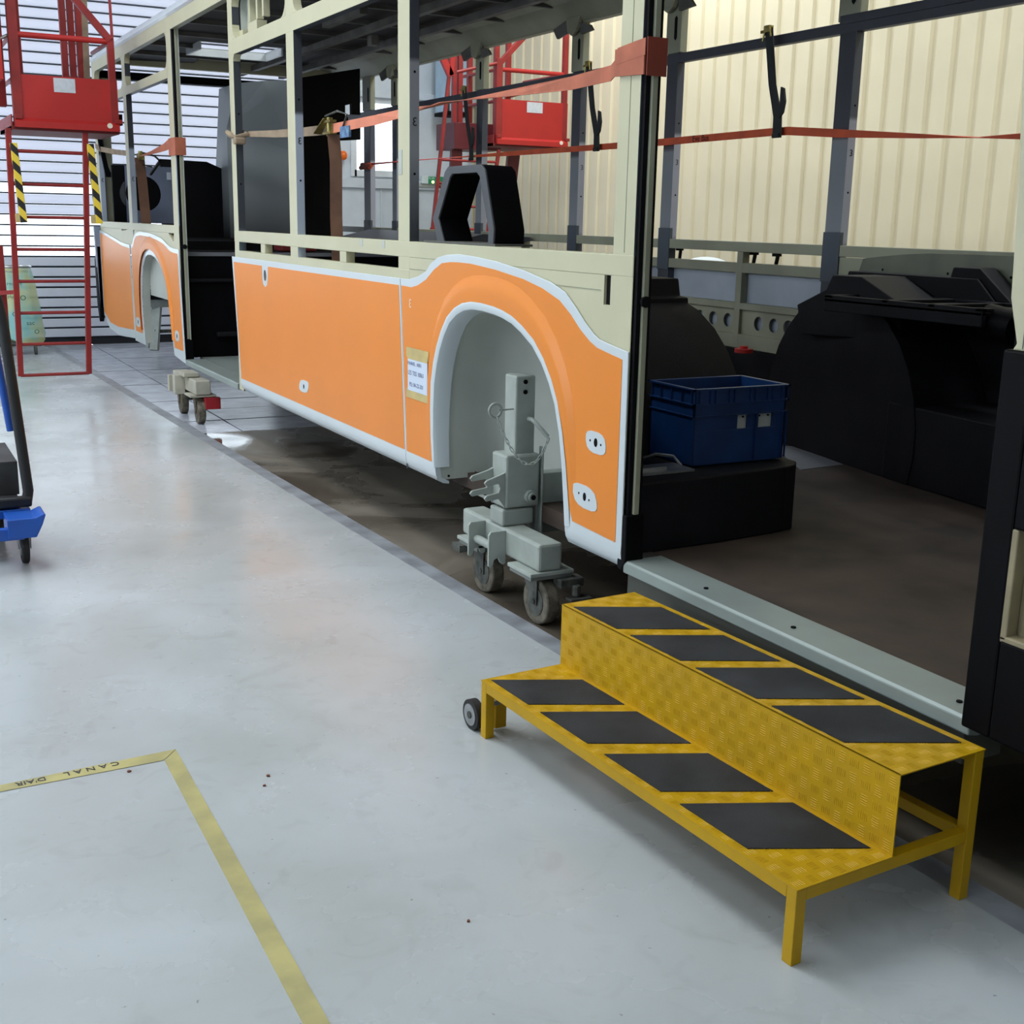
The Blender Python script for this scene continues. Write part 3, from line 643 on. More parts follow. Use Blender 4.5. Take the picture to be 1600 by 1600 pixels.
# ---- roof
def roofslab(x0, x1, y0, y1): part(MB().box(x0, x1, y0, y1, 3.13, 3.138, ms=[0, 0, 0, 0, 1, 0]), 'roof_skin', [white, roofin])
roofslab(2.36, 2.95, 1.0, 13.6); roofslab(3.70, 4.70, 1.0, 13.6); roofslab(2.95, 3.70, 1.0, 11.70); roofslab(2.95, 3.70, 12.20, 13.6)
part(MB().prism([(2.30, 3.085), (2.285, 3.10), (2.33, 3.17), (2.43, 3.205), (2.43, 3.15), (2.35, 3.10)], 1.0, 13.66, 'y'), 'roof_edge', white, smooth=True)
part(MB().prism([(4.80, 3.12), (4.80, 3.14), (4.70, 3.20), (4.65, 3.19), (4.66, 3.15)], 1.0, 13.66, 'y'), 'roof_edge', white, smooth=True)
y = 1.3
while y < 13.5:
    part(MB().box(2.36, 2.93 if 11.6 < y < 12.3 else 4.68, y, y+.035, 3.095, 3.13), 'roof_rib', roofbeam)
    y += .76
for x in (3.78, 4.23): part(MB().box(x, x+.055, 1.0, 13.5, 3.045, 3.10), 'roof_rib', roofbeam)
for b_ in ((3.3, 3.36, 8.6, 9.4, 3.0, 3.1), (4.2, 4.3, 10.0, 10.08, 2.98, 3.1), (3.9, 3.96, 9.9, 10.0, 2.98, 3.06)): part(MB().box(*b_), 'roof_bracket', roofbeam)
hf = MB(); hf.box(2.93, 3.72, 11.68, 11.70, 3.125, 3.137).box(2.93, 3.72, 12.20, 12.22, 3.06, 3.137).box(3.70, 3.72, 11.70, 12.20, 3.06, 3.137).box(2.93, 2.95, 11.70, 12.20, 3.06, 3.137)
part(hf, 'roof_hatch_frame', mat('hatch_white', (206, 212, 214), .4), bevel=.004)
part(MB().box(2.36, 4.7, 13.55, 13.62, 2.935, 3.01), 'front_header', blackm)
part(MB().prism([(2.40, 3.02), (4.7, 3.02), (4.7, 3.10), (3.3, 3.17), (3.2, 3.085), (2.40, 3.06)], 13.0, 13.06, 'y'), 'front_cove', cream)
part(MB().box(2.36, 2.44, 13.55, 13.66, .5, 3.0), 'corner_post', cream_in); part(MB().box(4.7, 4.78, 13.55, 13.66, .5, 3.0), 'corner_post', cream_in)
part(MB().prism([(2.26, 2.45), (2.30, 2.45), (2.37, 2.05), (2.41, 1.95), (2.34, 1.95)], 13.40, 13.43, 'y'), 'mirror_arm', black)
part(MB().prism([(2.26, .60), (2.24, 1.45), (2.31, 1.45), (2.31, .60)], 13.70, 13.76, 'y'), 'front_trim', mat('grey_blue_trim', (138, 150, 170), .4))
part(MB().prism([(13.70, 1.25), (13.86, 1.10), (13.84, .62), (13.76, .44), (13.70, .50)], 2.25, 2.30), 'front_bumper', black, bevel=.01)
# ---- engine end: step boxes, bulkhead, louvre panel, tower
part(MB().prism([(2.38, 10.2), (4.72, 10.2), (4.72, 13.3), (4.0, 13.3), (4.0, 10.26), (2.38, 10.26)], .43, 1.29, 'z'), 'engine_box', black, bevel=.004); part(MB().box(2.38, 4.72, 10.26, 13.3, 1.20, 1.29), 'engine_deck', blackm)
part(MB().box(2.38, 4.72, 10.19, 10.215, 1.262, 1.292), 'lit_edge', mat('lit_edge_grey', (110, 112, 118), .4))  # pale strip paints light coming in from the far opening
part(MB().box(2.36, 4.72, 11.0, 13.3, 1.29, 1.365), 'engine_deck', blackm)
part(MB().box(2.38, 2.9, 10.16, 10.20, 1.05, 1.08).box(2.6, 2.9, 10.14, 10.2, .60, .64), 'ledge', dark, bevel=.01)
part(MB().prism([(2.78, 1.365), (2.78, 2.13), (3.25, 2.12), (3.40, 2.06), (3.95, 2.05), (3.95, 1.365)], 12.86, 12.93, 'y'), 'bulkhead', dark)
part(MB().box(2.12+.21, 2.50, 13.0, 13.05, 1.365, 2.06), 'bulkhead', blackm)
lp = mat('blue_grey_panel', (112, 122, 146), .5, var=.06)
def ringpanel(x0, x1, z0, z1, cx, cz, r, y0, y1):
    m_ = MB(); m_.box(x0, cx-r, y0, y1, z0, z1).box(cx+r, x1, y0, y1, z0, z1)
    for sg, ze in ((1, z1), (-1, z0)):
        pts = [(cx-r, ze), (cx+r, ze), (cx+r, cz)]+[(cx+r*math.cos(t), cz+sg*r*math.sin(t)) for t in [i*PI/14 for i in range(1, 15)]]
        m_.prism(pts, y0, y1, 'y')
    return m_
part(ringpanel(2.36, 2.825, 1.50, 2.04, 2.53, 1.78, .17, 12.50, 12.52), 'fan_panel', lp)
part(MB().prism(circ(2.53, 1.78, .172, 28), 12.53, 12.80, 'y'), 'fan_housing', blackm, smooth=True)
part(MB().box(2.76, 2.80, 12.49, 12.5, 1.92, 1.99), 'sticker', paper)
tw = MB()
tw.prism([(3.93, 1.36), (3.93, 2.90), (4.60, 3.04), (4.60, 2.60), (4.51, 2.60), (4.51, 2.70), (4.44, 2.68), (4.44, 2.58), (4.47, 2.57), (4.47, 2.50), (4.60, 2.50), (4.60, 2.36), (4.36, 2.34), (4.36, 1.36)], 12.0, 12.06, 'y')
part(tw, 'engine_tower', blackm)
part(MB().box(4.33, 4.36, 12.06, 13.4, 1.36, 2.34), 'tower_side', blackm)
gm = spray_shade('tower_chamfer', 1.75, 2.95, dk=(20, 21, 24), lt=(134, 140, 142), soft=.40)  # chamfer's lit grey, fading to dark below, is put into its colour
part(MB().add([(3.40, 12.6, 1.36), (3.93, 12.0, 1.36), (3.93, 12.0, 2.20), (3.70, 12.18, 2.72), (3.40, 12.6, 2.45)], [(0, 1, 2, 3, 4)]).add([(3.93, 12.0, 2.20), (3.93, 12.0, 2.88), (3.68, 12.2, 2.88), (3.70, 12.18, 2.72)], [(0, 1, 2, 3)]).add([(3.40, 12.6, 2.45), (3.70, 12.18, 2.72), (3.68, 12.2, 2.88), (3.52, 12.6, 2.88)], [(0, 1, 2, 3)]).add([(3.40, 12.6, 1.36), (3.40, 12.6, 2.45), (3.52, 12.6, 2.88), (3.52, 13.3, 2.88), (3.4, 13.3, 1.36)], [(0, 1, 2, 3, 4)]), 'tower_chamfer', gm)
part(MB().prism([(4.05, 1.38), (4.72, 1.44), (4.72, 1.47), (4.3, 1.49), (4.0, 1.42)], 8.6, 11.0, 'y'), 'window_ledge', slate)
# ---- right-hand door leaf / pillar and panel
def frontpil():
    m_ = MB()
    # black lower leaf with rounded inner opening: frame pieces
    m_.box(2.295, 2.36, 1.84, 1.925, .41, 1.335).box(2.295, 2.36, 1.0, 1.84, .41, .66).box(2.295, 2.36, 1.0, 1.84, .93, 1.335)
    return m_
part(frontpil(), 'door_pillar', black, bevel=.006)
part(MB().box(2.36, 2.40, 1.88, 1.95, .41, 1.38), 'door_pillar', blackm)
part(MB().box(2.335, 2.34, 1.0, 1.86, .64, .95), 'recess_back', mat('tan_primer', (150, 138, 108), .5, var=.15))
part(MB().box(2.297, 2.335, 1.825, 1.848, .66, .93).box(2.297, 2.335, 1.0, 1.845, .655, .672), 'recess_lip', mat('tan_primer', (1, 1, 1)), bevel=.004)
part(MB().prism([(1.0, 1.335), (1.905, 1.335), (1.895, 1.35), (1.925, 1.45), (1.94, 1.70), (1.985, 2.15), (2.0, 2.99), (1.0, 2.99)], XN, XN+.05), 'front_post', cream, bevel=.004)
part(MB().box(XN-.001, XN+.002, 1.875, 1.877, 1.34, 2.9), 'panel_seam', grime)

# ================================================================ YELLOW STEPS
sy_ = 0.05072621
st = thing('mobile_steps', 'yellow chequer-plate two-tread mobile step standing in front of the open bus door', 'steps', (1.684, 1.793, 0), sy_)
W1, L1, H1, H2 = .30, 1.405, .19, .395
def sp(mb, name, m, **k): return mb.build(name, m, st, local=True, **k)
T = .031
def leg(x, y, h): sp(MB().box(x, x+T, y, y+T, 0, h), 'leg', yellow, bevel=.002)
leg(0, 0, H1-.004); leg(0, L1-T, H1-.004); leg(.585-T, 0, H2-.004); leg(.585-T, L1-T, H2-.004)
for x in (.028, .555): 
    pass
sp(MB().box(0, T, T, L1-T, H1-T-.003, H1-.003), 'front_rail', yellow, bevel=.002)
sp(MB().box(.585-T, .585, T, L1-T, H1-T-.003, H1-.003), 'back_rail', yellow, bevel=.002)
sp(MB().box(.585-T, .585, T, L1-T, H2-T-.003, H2-.003), 'back_rail', yellow, bevel=.002)
for y in (0, L1-T): sp(MB().box(T, .585-T, y, y+T, H1-T-.003, H1-.003), 'end_rail', yellow, bevel=.002)
sp(MB().box(-.001, .302, -.001, L1+.001, H1-.003, H1), 'lower_tread', yellow)
sp(MB().box(.296, .299, 0, L1, H1, H2), 'riser', yellow)
sp(MB().box(.296, .587, -.001, L1+.001, H2-.003, H2), 'upper_tread', yellow)
def lugs(fn, nu, nv, du, dv):
    # chequer plate: groups of 5 short raised ribs, groups alternate direction
    m_ = MB()
    for i in range(nu):
        for j in range(nv):
            u0, v0 = (i+.5)*du, (j+.5)*dv; alt = (i+j) % 2
            for k in range(-2, 3):
                if alt: a, b = (u0+k*.0062, v0-.012), (u0+k*.0062, v0+.012); wd_ = (.0012, 0)
                else: a, b = (u0-.012, v0+k*.0062), (u0+.012, v0+k*.0062); wd_ = (0, .0012)
                p = [fn(a[0]-wd_[0], a[1]-wd_[1], 0), fn(a[0]+wd_[0], a[1]+wd_[1], 0), fn(b[0]+wd_[0], b[1]+wd_[1], 0), fn(b[0]-wd_[0], b[1]-wd_[1], 0),
                     fn((a[0]*4+b[0])/5, (a[1]*4+b[1])/5, .0009), fn((a[0]+b[0]*4)/5, (a[1]+b[1]*4)/5, .0009)]
                m_.add(p, [(0, 1, 4), (1, 2, 5, 4), (2, 3, 5), (3, 0, 4, 5)])
    return m_
S2 = math.sqrt(.5)
sp(lugs(lambda u, v, h: (.296-h, u, H1+v), 36, 5, L1/36, .0395), 'raised_tread_pattern', yellow, kind='stuff')
sp(lugs(lambda u, v, h: (v, u, H1+h), 36, 7, L1/36, .042), 'raised_tread_pattern', yellow, kind='stuff')
sp(lugs(lambda u, v, h: (.297+v, u, H2+h), 36, 7, L1/36, .041), 'raised_tread_pattern', yellow, kind='stuff')
for x0, x1, ys, z in ((.025, .280, ((1.413, 1.163), (1.096, .848), (.768, .517), (.440, .188)), H1), (.312, .562, ((1.362, 1.124), (1.055, .814), (.748, .497), (.441, .187)), H2)):
    for a, b in ys:
        a = min(a, L1-.02)
        sp(MB().prism([(x0, a), (x0, b), (x1, b-.137), (x1, a-.132)], z, z+.0026, 'z'), 'grip_pad', grip)
# casters at the far end
for x in (.06, .50):
    g = sp(MB().box(x-.02, x+.02, L1-.015, L1+.045, .10, .115).prism([(L1-.005, .11), (L1+.05, .11), (L1+.085, .045), (L1+.06, .035)], x-.022, x-.018).prism([(L1-.005, .11), (L1+.05, .11), (L1+.085, .045), (L1+.06, .035)], x+.018, x+.022), 'caster', steel)
st_w = sp(MB().cyl((-.004, L1+.062, .050), (.022, L1+.062, .050), .050, 26), 'wheel', rubber, smooth=True)
sp(MB().cyl((-.007, L1+.062, .050), (.024, L1+.062, .050), .036, 22), 'wheel_hub', steel, smooth=True)
sp(MB().cyl((-.010, L1+.062, .050), (.026, L1+.062, .050), .012, 12), 'axle', grime)

sp(MB().cyl((.55, L1+.075, .052), (.58, L1+.075, .052), .052, 24), 'wheel', rubber, smooth=True)
sp(MB().box(.055, .095, L1-.0, L1+.028, .012, H1-.02), 'stub_leg', yellow, bevel=.002)

# ================================================================ DOLLIES
def caster(root_, x, y, r, m_f, m_w, plate_z, wdir=0.25, wood=None):
    c, s = math.cos(wdir), math.sin(wdir)
    ax = Vector((c, s, 0)); fw = Vector((-s, c, 0)); P = Vector((x, y, 0))
    off = P+fw*(-.03)
    cen = off+Vector((0, 0, r))
    wl = MB(); wl.cyl(cen-ax*.028, cen+ax*.028, r, 28); wo = wl.build('wheel', m_w, root_, bevel=.006, smooth=True)
    MB().cyl(cen-ax*.031, cen+ax*.031, r*.62, 20).build('wheel_hub', m_f, root_, smooth=True)
    MB().cyl(cen-ax*.042, cen+ax*.042, .012, 10).build('axle', m_f, root_)
    fk = MB()
    for sg in (-1, 1):
        o = ax*.034*sg
        q = [P+o+fw*.05+Vector((0, 0, plate_z-.02)), P+o-fw*.055+Vector((0, 0, plate_z-.02)), cen+o-fw*.022-Vector((0, 0, .012)), cen+o+fw*.022-Vector((0, 0, .012))]
        t = ax*.004*sg
        fk.add(list(q)+[v+t for v in q], [(0, 1, 2, 3), (7, 6, 5, 4), (0, 4, 5, 1), (1, 5, 6, 2), (2, 6, 7, 3), (3, 7, 4, 0)])
    fk.bar(P-fw*.055+Vector((0, 0, plate_z-.02)), P+fw*.055+Vector((0, 0, plate_z-.02)), .078, .02)
    fk.build('caster_fork', m_f, root_)
    MB().cyl(P+Vector((0, 0, plate_z-.02)), P+Vector((0, 0, plate_z+.004)), .038, 16).build('swivel', m_f, root_)
jk = thing('bus_dolly', 'pale grey dolly jack with tall post and chain standing in the nearest wheel arch', 'dolly', (2.36, 4.36, 0))
jp = lambda mb, n, m=jackp, **k: mb.build(n, m, jk, **k)
jp(MB().box(2.275, 2.385, 4.02, 4.72, .238, .352), 'cross_beam', bevel=.012)
jp(MB().box(2.275, 2.425, 4.335, 4.455, .352, .425), 'post_socket', bevel=.010)
jp(MB().box(2.285, 2.445, 4.33, 4.46, .43, .655), 'sleeve', bevel=.010)
jp(MB().box(2.335, 2.428, 4.35, 4.45, .62, .98), 'post', bevel=.008)
for z in (.955, .913): jp(MB().cyl((2.378, 4.345, z), (2.378, 4.36, z), .0095, 12), 'pin_hole', blackm)
jp(MB().cyl((2.40, 4.310, .475), (2.40, 4.335, .475), .027, 18).cyl((2.40, 4.30, .475), (2.40, 4.312, .475), .018, 18), 'pivot_bolt', smooth=True)
jp(MB().cyl((2.40, 4.296, .475), (2.40, 4.302, .475), .011, 12), 'bolt_bore', blackm)
jp(MB().box(2.445, 2.70, 4.36, 4.43, .30, .56).box(2.455, 2.465, 4.33, 4.36, .22, .68), 'side_arm', bevel=.004)
# fork tines and lock plates on the outer face
def tine(x0, x1, y, z0, z1):
    pts = [(x1, z0), (x1, z1), (x0+.02, z1-.012), (x0, z1-.022), (x0, z1-.036), (x0+.02, z1-.040)]
    jp(MB().prism([(x1, z0), (x1, z1), (x0+.015, z1-.015), (x0, z1-.026), (x0+.004, z1-.040), (x0+.018, z1-.043), (x0+.06, z1-.035), (x1, z1-.035)], y, y+.012, 'y'), 'fork_tine')
for y in (4.335, 4.445):
    dx = 0 if y < 4.4 else -.012
    jp(MB().prism([(2.286, .43), (2.286, .585), (2.262, .575), (2.20+dx, .556), (2.19+dx, .545), (2.20+dx, .532), (2.255, .538), (2.262, .52), (2.255, .50), (2.20+dx, .492), (2.19+dx, .480), (2.20+dx, .468), (2.255, .474), (2.27, .455)], y, y+.012, 'y'), 'fork_plate', bevel=.002)
for y in (4.30, 4.49):
    jp(MB().prism([(2.275, .345), (2.205, .345), (2.195, .330), (2.195, .20), (2.205, .192), (2.215, .20), (2.222, .225), (2.24, .232), (2.25, .21), (2.262, .20), (2.275, .205)], y, y+.012, 'y'), 'lock_plate', bevel=.002)
jp(MB().cyl((2.235, 4.31, .27), (2.235, 4.49, .27), .018, 14), 'cross_pin', smooth=True)
for yc in (4.12, 4.60):
    jp(MB().box(2.235, 2.435, yc-.11, yc+.09, .222, .238), 'mount_plate', bevel=.003)
    jp(MB().box(2.242, 2.428, yc-.10, yc+.08, .206, .222), 'mount_plate', mat('raw_plate', (120, 124, 120), .5))
    caster(jk, 2.33, yc, .0975, grime, tyre, .208, .04)
jp(MB().box(2.36, 2.47, 3.985, 4.05, .17, .206).cyl((2.43, 3.98, .135), (2.43, 3.98, .18), .018, 10).box(2.39, 2.49, 3.95, 4.0, .118, .130), 'brake_pedal', grime, bevel=.004)
jp(MB().box(2.215, 2.26, 4.62, 4.70, .175, .206), 'brake_pedal', grime)
# bent locking pin, ring and chain
jp(MB().tube([(2.395, 4.35, .800), (2.395, 4.315, .802), (2.40, 4.29, .790), (2.442, 4.265, .735)], .0095, 10), 'locking_pin', smooth=True)
jp(MB().tube([(2.246+.028*math.cos(t), 4.36, .842+.028*math.sin(t)) for t in [2*PI*i/16 for i in range(16)]], .006, 8, closed=True), 'ring', smooth=True)
ch = jp(MB().cyl((2.262, 4.36, .842), (2.335, 4.37, .842), .004, 8), 'chain')
import itertools
p0, p1 = Vector((2.246, 4.345, .815)), Vector((2.442, 4.258, .73)); pts = []
NL = 22
for i in range(NL+1):
    t = i/NL; q = p0.lerp(p1, t); q.z -= .58*t*(1-t); q.y -= .03*math.sin(PI*t); pts.append(q)
# equal arc spacing
def resample(P, n):
    D = [0]
    for a, b in zip(P, P[1:]): D.append(D[-1]+(b-a).length)
    out = []
    for k in range(n+1):
        s = D[-1]*k/n; i = max(j for j in range(len(D)) if D[j] <= s+1e-9); i = min(i, len(P)-2)
        f_ = (s-D[i])/(D[i+1]-D[i]); out.append(P[i].lerp(P[i+1], f_))
    return out
R = resample(pts, 20)
for i in range(20):
    a, b = R[i], R[i+1]; d_ = (b-a).normalized(); c0 = (a+b)/2; L_ = (b-a).length*.5+.003
    sd = d_.cross(Vector((0, 1, 0))).normalized() if i % 2 else Vector((0, 1, 0)); hw = .0055
    loop = []
    for k in range(12):
        t = 2*PI*k/12; u, v = math.cos(t), math.sin(t)
        loop.append(c0+d_*(L_-hw)*(1 if u > 0 else -1)+d_*hw*u+sd*hw*v)
    MB().tube(loop, .002, 5, closed=True).build('chain_link', jackp, ch, smooth=True)

jf = thing('bus_dolly', 'putty-coloured low dolly with red brake under the far bus door', 'dolly', (2.27, 9.75, 0))
jq = lambda mb, n, m=jackt, **k: mb.build(n, m, jf, **k)
jq(MB().box(2.21, 2.33, 9.35, 10.12, .235, .345), 'cross_beam', bevel=.008)
jq(MB().box(2.17, 2.29, 9.55, 9.75, .35, .385+.0), 'bearing_block', bevel=.006)
jq(MB().box(2.13, 2.21, 9.70, 9.78, .20, .35).box(2.13, 2.21, 9.90, 9.96, .20, .33), 'lock_plate', bevel=.003)
for yc, mm in ((9.46, mat('red_brake', (150, 28, 34), .5)), (10.02, rubber)):
    jq(MB().box(2.17, 2.37, yc-.10, yc+.10, .215, .232), 'mount_plate', bevel=.003)
    caster(jf, 2.26, yc, .095, mat('rusty_fork', (104, 92, 74), .7, var=.2), tyre, .205, -.05)
    jq(MB().box(2.28, 2.40, yc-.12, yc-.05, .12, .21), 'brake_pedal', mm, bevel=.004)
# trestle by the shutter, glimpsed through the far wheel arch
ax = thing('work_trestle', 'black-topped grey trestle by the shutter, glimpsed through the far wheel arch', 'trestle', (3.3, 15.0, 0))
MB().box(2.98, 3.9, 14.85, 15.15, .60, .71).build('trestle_top', blackm, ax, bevel=.006)
MB().box(2.98, 3.9, 14.92, 15.0, .50, .595).build('cross_beam', jackp, ax, bevel=.006)
for xt, xb in ((3.12, 3.04), (3.70, 3.82)):
    MB().bar((xt, 14.96, .50), (xb, 14.86, 0), .10, .05).build('leg', jackp, ax); MB().bar((xt, 15.02, .60), (xb, 15.16, 0), .06, .04).build('leg', jackp, ax)
MB().box(3.06, 3.80, 14.88, 14.91, .20, .24).build('brace', grime, ax)

# ================================================================ RED PLATFORMS
def rtube(o, a, b, r=.02, n='tube', m=None, bx=None):
    mb = MB().bar(a, b, bx, bx) if bx else MB().cyl(a, b, r, 12)
    return mb.build(n, m or redd, o, smooth=not bx, bevel=.003 if bx else 0)
def platform(o, x0, x1, y0, depth, zt, zb, mirror=False):
    w_ = x1-x0
    MB().box(x0, x1, y0-.004, y0+.004, zb+.06, zt).build('front_panel', red, o)
    MB().prism([(y0-.035, zb), (y0-.035, zb+.05), (y0-.004, zb+.075), (y0+.004, zb+.075), (y0+.004, zb)], x0, x1, 'x').build('kick_board', red, o)
    MB().box(x0-.03, x1, y0+.004, y0+depth, zb-.02, zb+.01).build('deck', mat('maroon_underside', (104, 18, 22), .6), o)
    MB().box(x0-.03, x0-.02, y0, y0+depth, zb-.02, zb+.10).box(x0-.03, x1, y0+depth-.01, y0+depth, zb-.02, zb+.10).build('deck_edge', redd, o)
    lx = x0+.30*w_ if mirror else x0+w_*.345
    MB().box(x0+w_*(.42 if mirror else .385), x0+w_*(.64 if mirror else .59), y0-.008, y0-.004, zt-.125, zt-.012).build('data_plate', mat('label_grey', (196, 200, 206), .35, var=.05, scale=40), o)
    MB().prism(circ(x1-.10*w_, zb+.045, .022, 16), y0-.042, y0-.036, 'y').build('white_dot', whitemark, o)
    for sx in (x0+.012, x1-.02): MB().box(sx-.012, sx+.045, y0-.03, y0-.004, zb+.065, zb+.10).build('corner_block', redd, o, bevel=.004)
    # guard frame
    xa, xb = x0+.03, x1-.035
    rtube(o, (xa, y0+.02, zb), (xa, y0+.02, 5.2 if not mirror else zt+.42), n='corner_post', bx=.075)
    rtube(o, (xb, y0+.02, zb), (xb, y0+.02, zt+(.30 if not mirror else 1.2)), n='corner_post', bx=.055)
    hz = zt+.31
    rtube(o, (xa, y0+.02, hz), (xb, y0+.02, hz), .024, 'guard_rail', red)
    if not mirror: rtube(o, (xb, y0+.02, zt+.32), (xa+.22, y0+.02, zt+.95), n='diagonal_brace', bx=.055)
    else: rtube(o, (xa, y0+.02, zt+.36), (xa+.62, y0+.02, zt+.98), n='diagonal_brace', bx=.055)
    for xx in (xa, xb):
        rtube(o, (xx, y0, zt-.02), (xx, y0+depth, zt-.02), .018, 'side_rail'); rtube(o, (xx, y0, hz), (xx, y0+depth, hz), .018, 'side_rail')
    # mast columns behind
    for mx in ((.60, .68, .76) if not mirror else (.02, .40, .57)):
        MB().box(x0+w_*mx, x0+w_*mx+.055, y0+depth*.75, y0+depth*.75+.06, zb, 6.3).build('mast', redd, o, bevel=.004)
    if not mirror: rtube(o, (x0+.12, y0+depth*.6, zb+.0), (x0+.10, y0+depth*.6, 6.3), n='mast', bx=.07)
pf = thing('suspended_platform', 'red ceiling-hung access platform left of the bus with ladder and striped guards', 'platform', (1.6, 11.3, 0))
platform(pf, 1.255, 2.09, 11.2, .9, 2.69, 2.27)
MB().box(1.16, 1.235, 11.5, 11.6, 2.45, 6.3).build('side_column', redd, pf, bevel=.004)
MB().box(1.02, 1.17, 11.0, 11.4, 2.62, 6.3).build('side_panel', red, pf, bevel=.004)
rtube(pf, (1.0, 11.1, 2.85), (1.27, 11.22, 3.0), .012, 'stay', steel)
MB().bar((1.93, 11.7, 2.7), (2.0, 11.75, 6.2), .05, .02).build('hanging_strap', strapt, pf)
MB().box(2.09, 2.13, 11.25, 11.45, 2.33, 2.42).build('latch', blackm, pf)
rtube(pf, (2.075, 11.22, 2.99), (2.06, 11.22, 4.2), .012, 'stay')
# ladder
for xt, xb in ((1.20, 1.155), (1.812, 1.720)): rtube(pf, (xt, 11.24, 2.26), (xb, 11.24, .20), n='ladder_rail', bx=.045)
for i in range(8):
    z = .205+i*.268; f_ = (z-.2)/2.06; rtube(pf, (1.155+.045*f_, 11.24, z), (1.72+.092*f_, 11.24, z), .014, 'rung')
for xt, xb, zt_ in ((1.225, 1.262, 2.14), (1.835, 1.872, 2.16)):
    MB().bar((xt, 11.17, zt_), (xb, 11.17, 1.50), .055, .05, up=(0, 1, 0)).build('striped_guard', hazard, pf, bevel=.004)
    MB().box(xb-.06, xb-.02, 11.15, 11.22, 1.50, 1.57).build('tape_wrap', masking, pf)
rtube(pf, (1.02, 11.5, .85), (1.02, 11.5, 2.45), n='lower_column', bx=.07); rtube(pf, (1.09, 11.5, .60), (1.09, 11.5, 1.30), n='lower_column', bx=.05); rtube(pf, (1.02, 11.5, .895), (1.17, 11.24, .92), n='link_bar', bx=.035)
rtube(pf, (1.02, 11.5, .60), (1.10, 11.5, .60), n='link_bar', bx=.03)

pg = thing('suspended_platform', 'red ceiling-hung access platform behind the bus by the cream ribbed wall', 'platform', (6.8, 12.5, 0))
platform(pg, 6.39, 7.30, 12.5, 1.0, 2.90, 2.42, True)
for (xt, zt_), (xb, zb_) in (((5.815, 3.127), (5.56, .95)), ((6.43, 2.36), (6.23, .95))):
    rtube(pg, (xt, 12.5, zt_), (xb, 12.5, zb_), n='ladder_rail', bx=.036)
for i in range(6):
    z = 1.0+i*.245; rtube(pg, (5.57+.117*(z-.95), 12.5, z), (6.24+.13*(z-.95), 12.5, z), .014, 'rung')
MB().box(6.10, 6.145, 13.0, 13.06, .9, 6.3).build('mast', redd, pg, bevel=.003); MB().box(6.165, 6.22, 13.0, 13.06, .9, 6.3).build('mast', redd, pg, bevel=.003)
MB().bar((6.14, 13.0, 2.36), (6.06, 13.0, .9), .13, .05, up=(0, 1, 0)).build('lower_leg', mat('maroon_side', (96, 24, 32), .5), pg)
MB().bar((6.88, 13.0, 2.36), (6.83, 13.0, 1.9), .15, .05, up=(0, 1, 0)).build('lower_leg', mat('maroon_side', (1, 1, 1)), pg)
MB().box(6.07, 6.66, 12.9, 13.4, 2.37, 2.66).build('side_box', mat('maroon_side', (1, 1, 1)), pg, bevel=.006)
rtube(pg, (5.70, 12.5, 1.95), (5.86, 12.5, 1.82), .014, 'stay'); rtube(pg, (5.60, 12.5, 1.50), (5.70, 12.5, 1.42), .014, 'stay'); rtube(pg, (6.31, 12.5, 1.62), (6.38, 12.5, 1.55), .014, 'stay')
MB().bar((5.965, 12.44, 2.09), (5.965, 12.44, 1.49), .075, .06, up=(0, 1, 0)).build('striped_guard', hazard, pg, bevel=.004)
MB().box(5.90, 5.96, 12.42, 12.48, 1.48, 1.55).build('tape_wrap', hazard, pg)
MB().bar((5.83, 12.5, 3.10), (5.72, 12.5, 3.30), .07, .05, up=(0, 1, 0)).build('stay', red, pg); MB().bar((5.83, 12.5, 3.10), (5.86, 12.5, 3.5), .05, .05, up=(0, 1, 0)).build('stay', red, pg)
rtube(pg, (5.90, 12.5, 3.14), (6.40, 12.5, 3.27), .018, 'guard_rail')
rtube(pg, (6.60, 12.7, 2.95), (7.15, 12.6, 3.10), .028, 'lever', red)

# ================================================================ CRATE
cr_ = thing('storage_crate', 'blue plastic storage crate on the black step box inside the door', 'crate', (2.725, 3.66, .703), 0.0)
ang = .003
def cp(mb, n, m=crateb, **k): return mb.build(n, m, cr_, local=True, **k)
CW, CD, CH = .455, .30, .293
def tbox(x0, x1, y0, y1, z0, z1): return MB().box(x0, x1, y0, y1, z0, z1)
wall = MB(); t = .008
wall.box(t, CW-t, t, CD-t, 0, .01)
# front wall with two hand-slots windows
zs0, zs1 = .13, .185
wins = ((.215, .262), (.318, .385))
xs = [0.006]+[v for w_ in wins for v in w_]+[CW-.006]
for a, b in zip(xs[::2], xs[1::2]): wall.box(a, b, .006, .006+t, zs0, zs1)
wall.box(.006, CW-.006, .006, .006+t, 0, zs0).box(.006, CW-.006, .006, .006+t, zs1, CH)
wall.box(.006, .006+t, .006, CD-.006, 0, CH).box(CW-.006-t, CW-.006, .006, CD-.006, 0, CH).box(.006, CW-.006, CD-.006-t, CD-.006, 0, CH)
cp(wall, 'crate_wall', bevel=.0015)
rim = MB()
for z0, z1, e in ((CH-.006, CH, .004), (CH-.062, CH-.057, .003), (.185, .189, .0)):
    rim.box(-e, CW+e, -e, .006, z0, z1).box(-e, CW+e, CD-.006, CD+e, z0, z1).box(-e, .006, -e, CD+e, z0, z1).box(CW-.006, CW+e, -e, CD+e, z0, z1)
cp(rim, 'rim')
for x in [.0, .025, .075, .10, .165, .19, .265, .29, .35, .375, .42, CW-.004]: cp(MB().box(x, x+.003, -.002, .006, CH-.06, CH-.004), 'rib')
for x in (.0, .30, .43, CW-.004): cp(MB().box(x, x+.004, -.002, .006, .005, .185), 'rib')
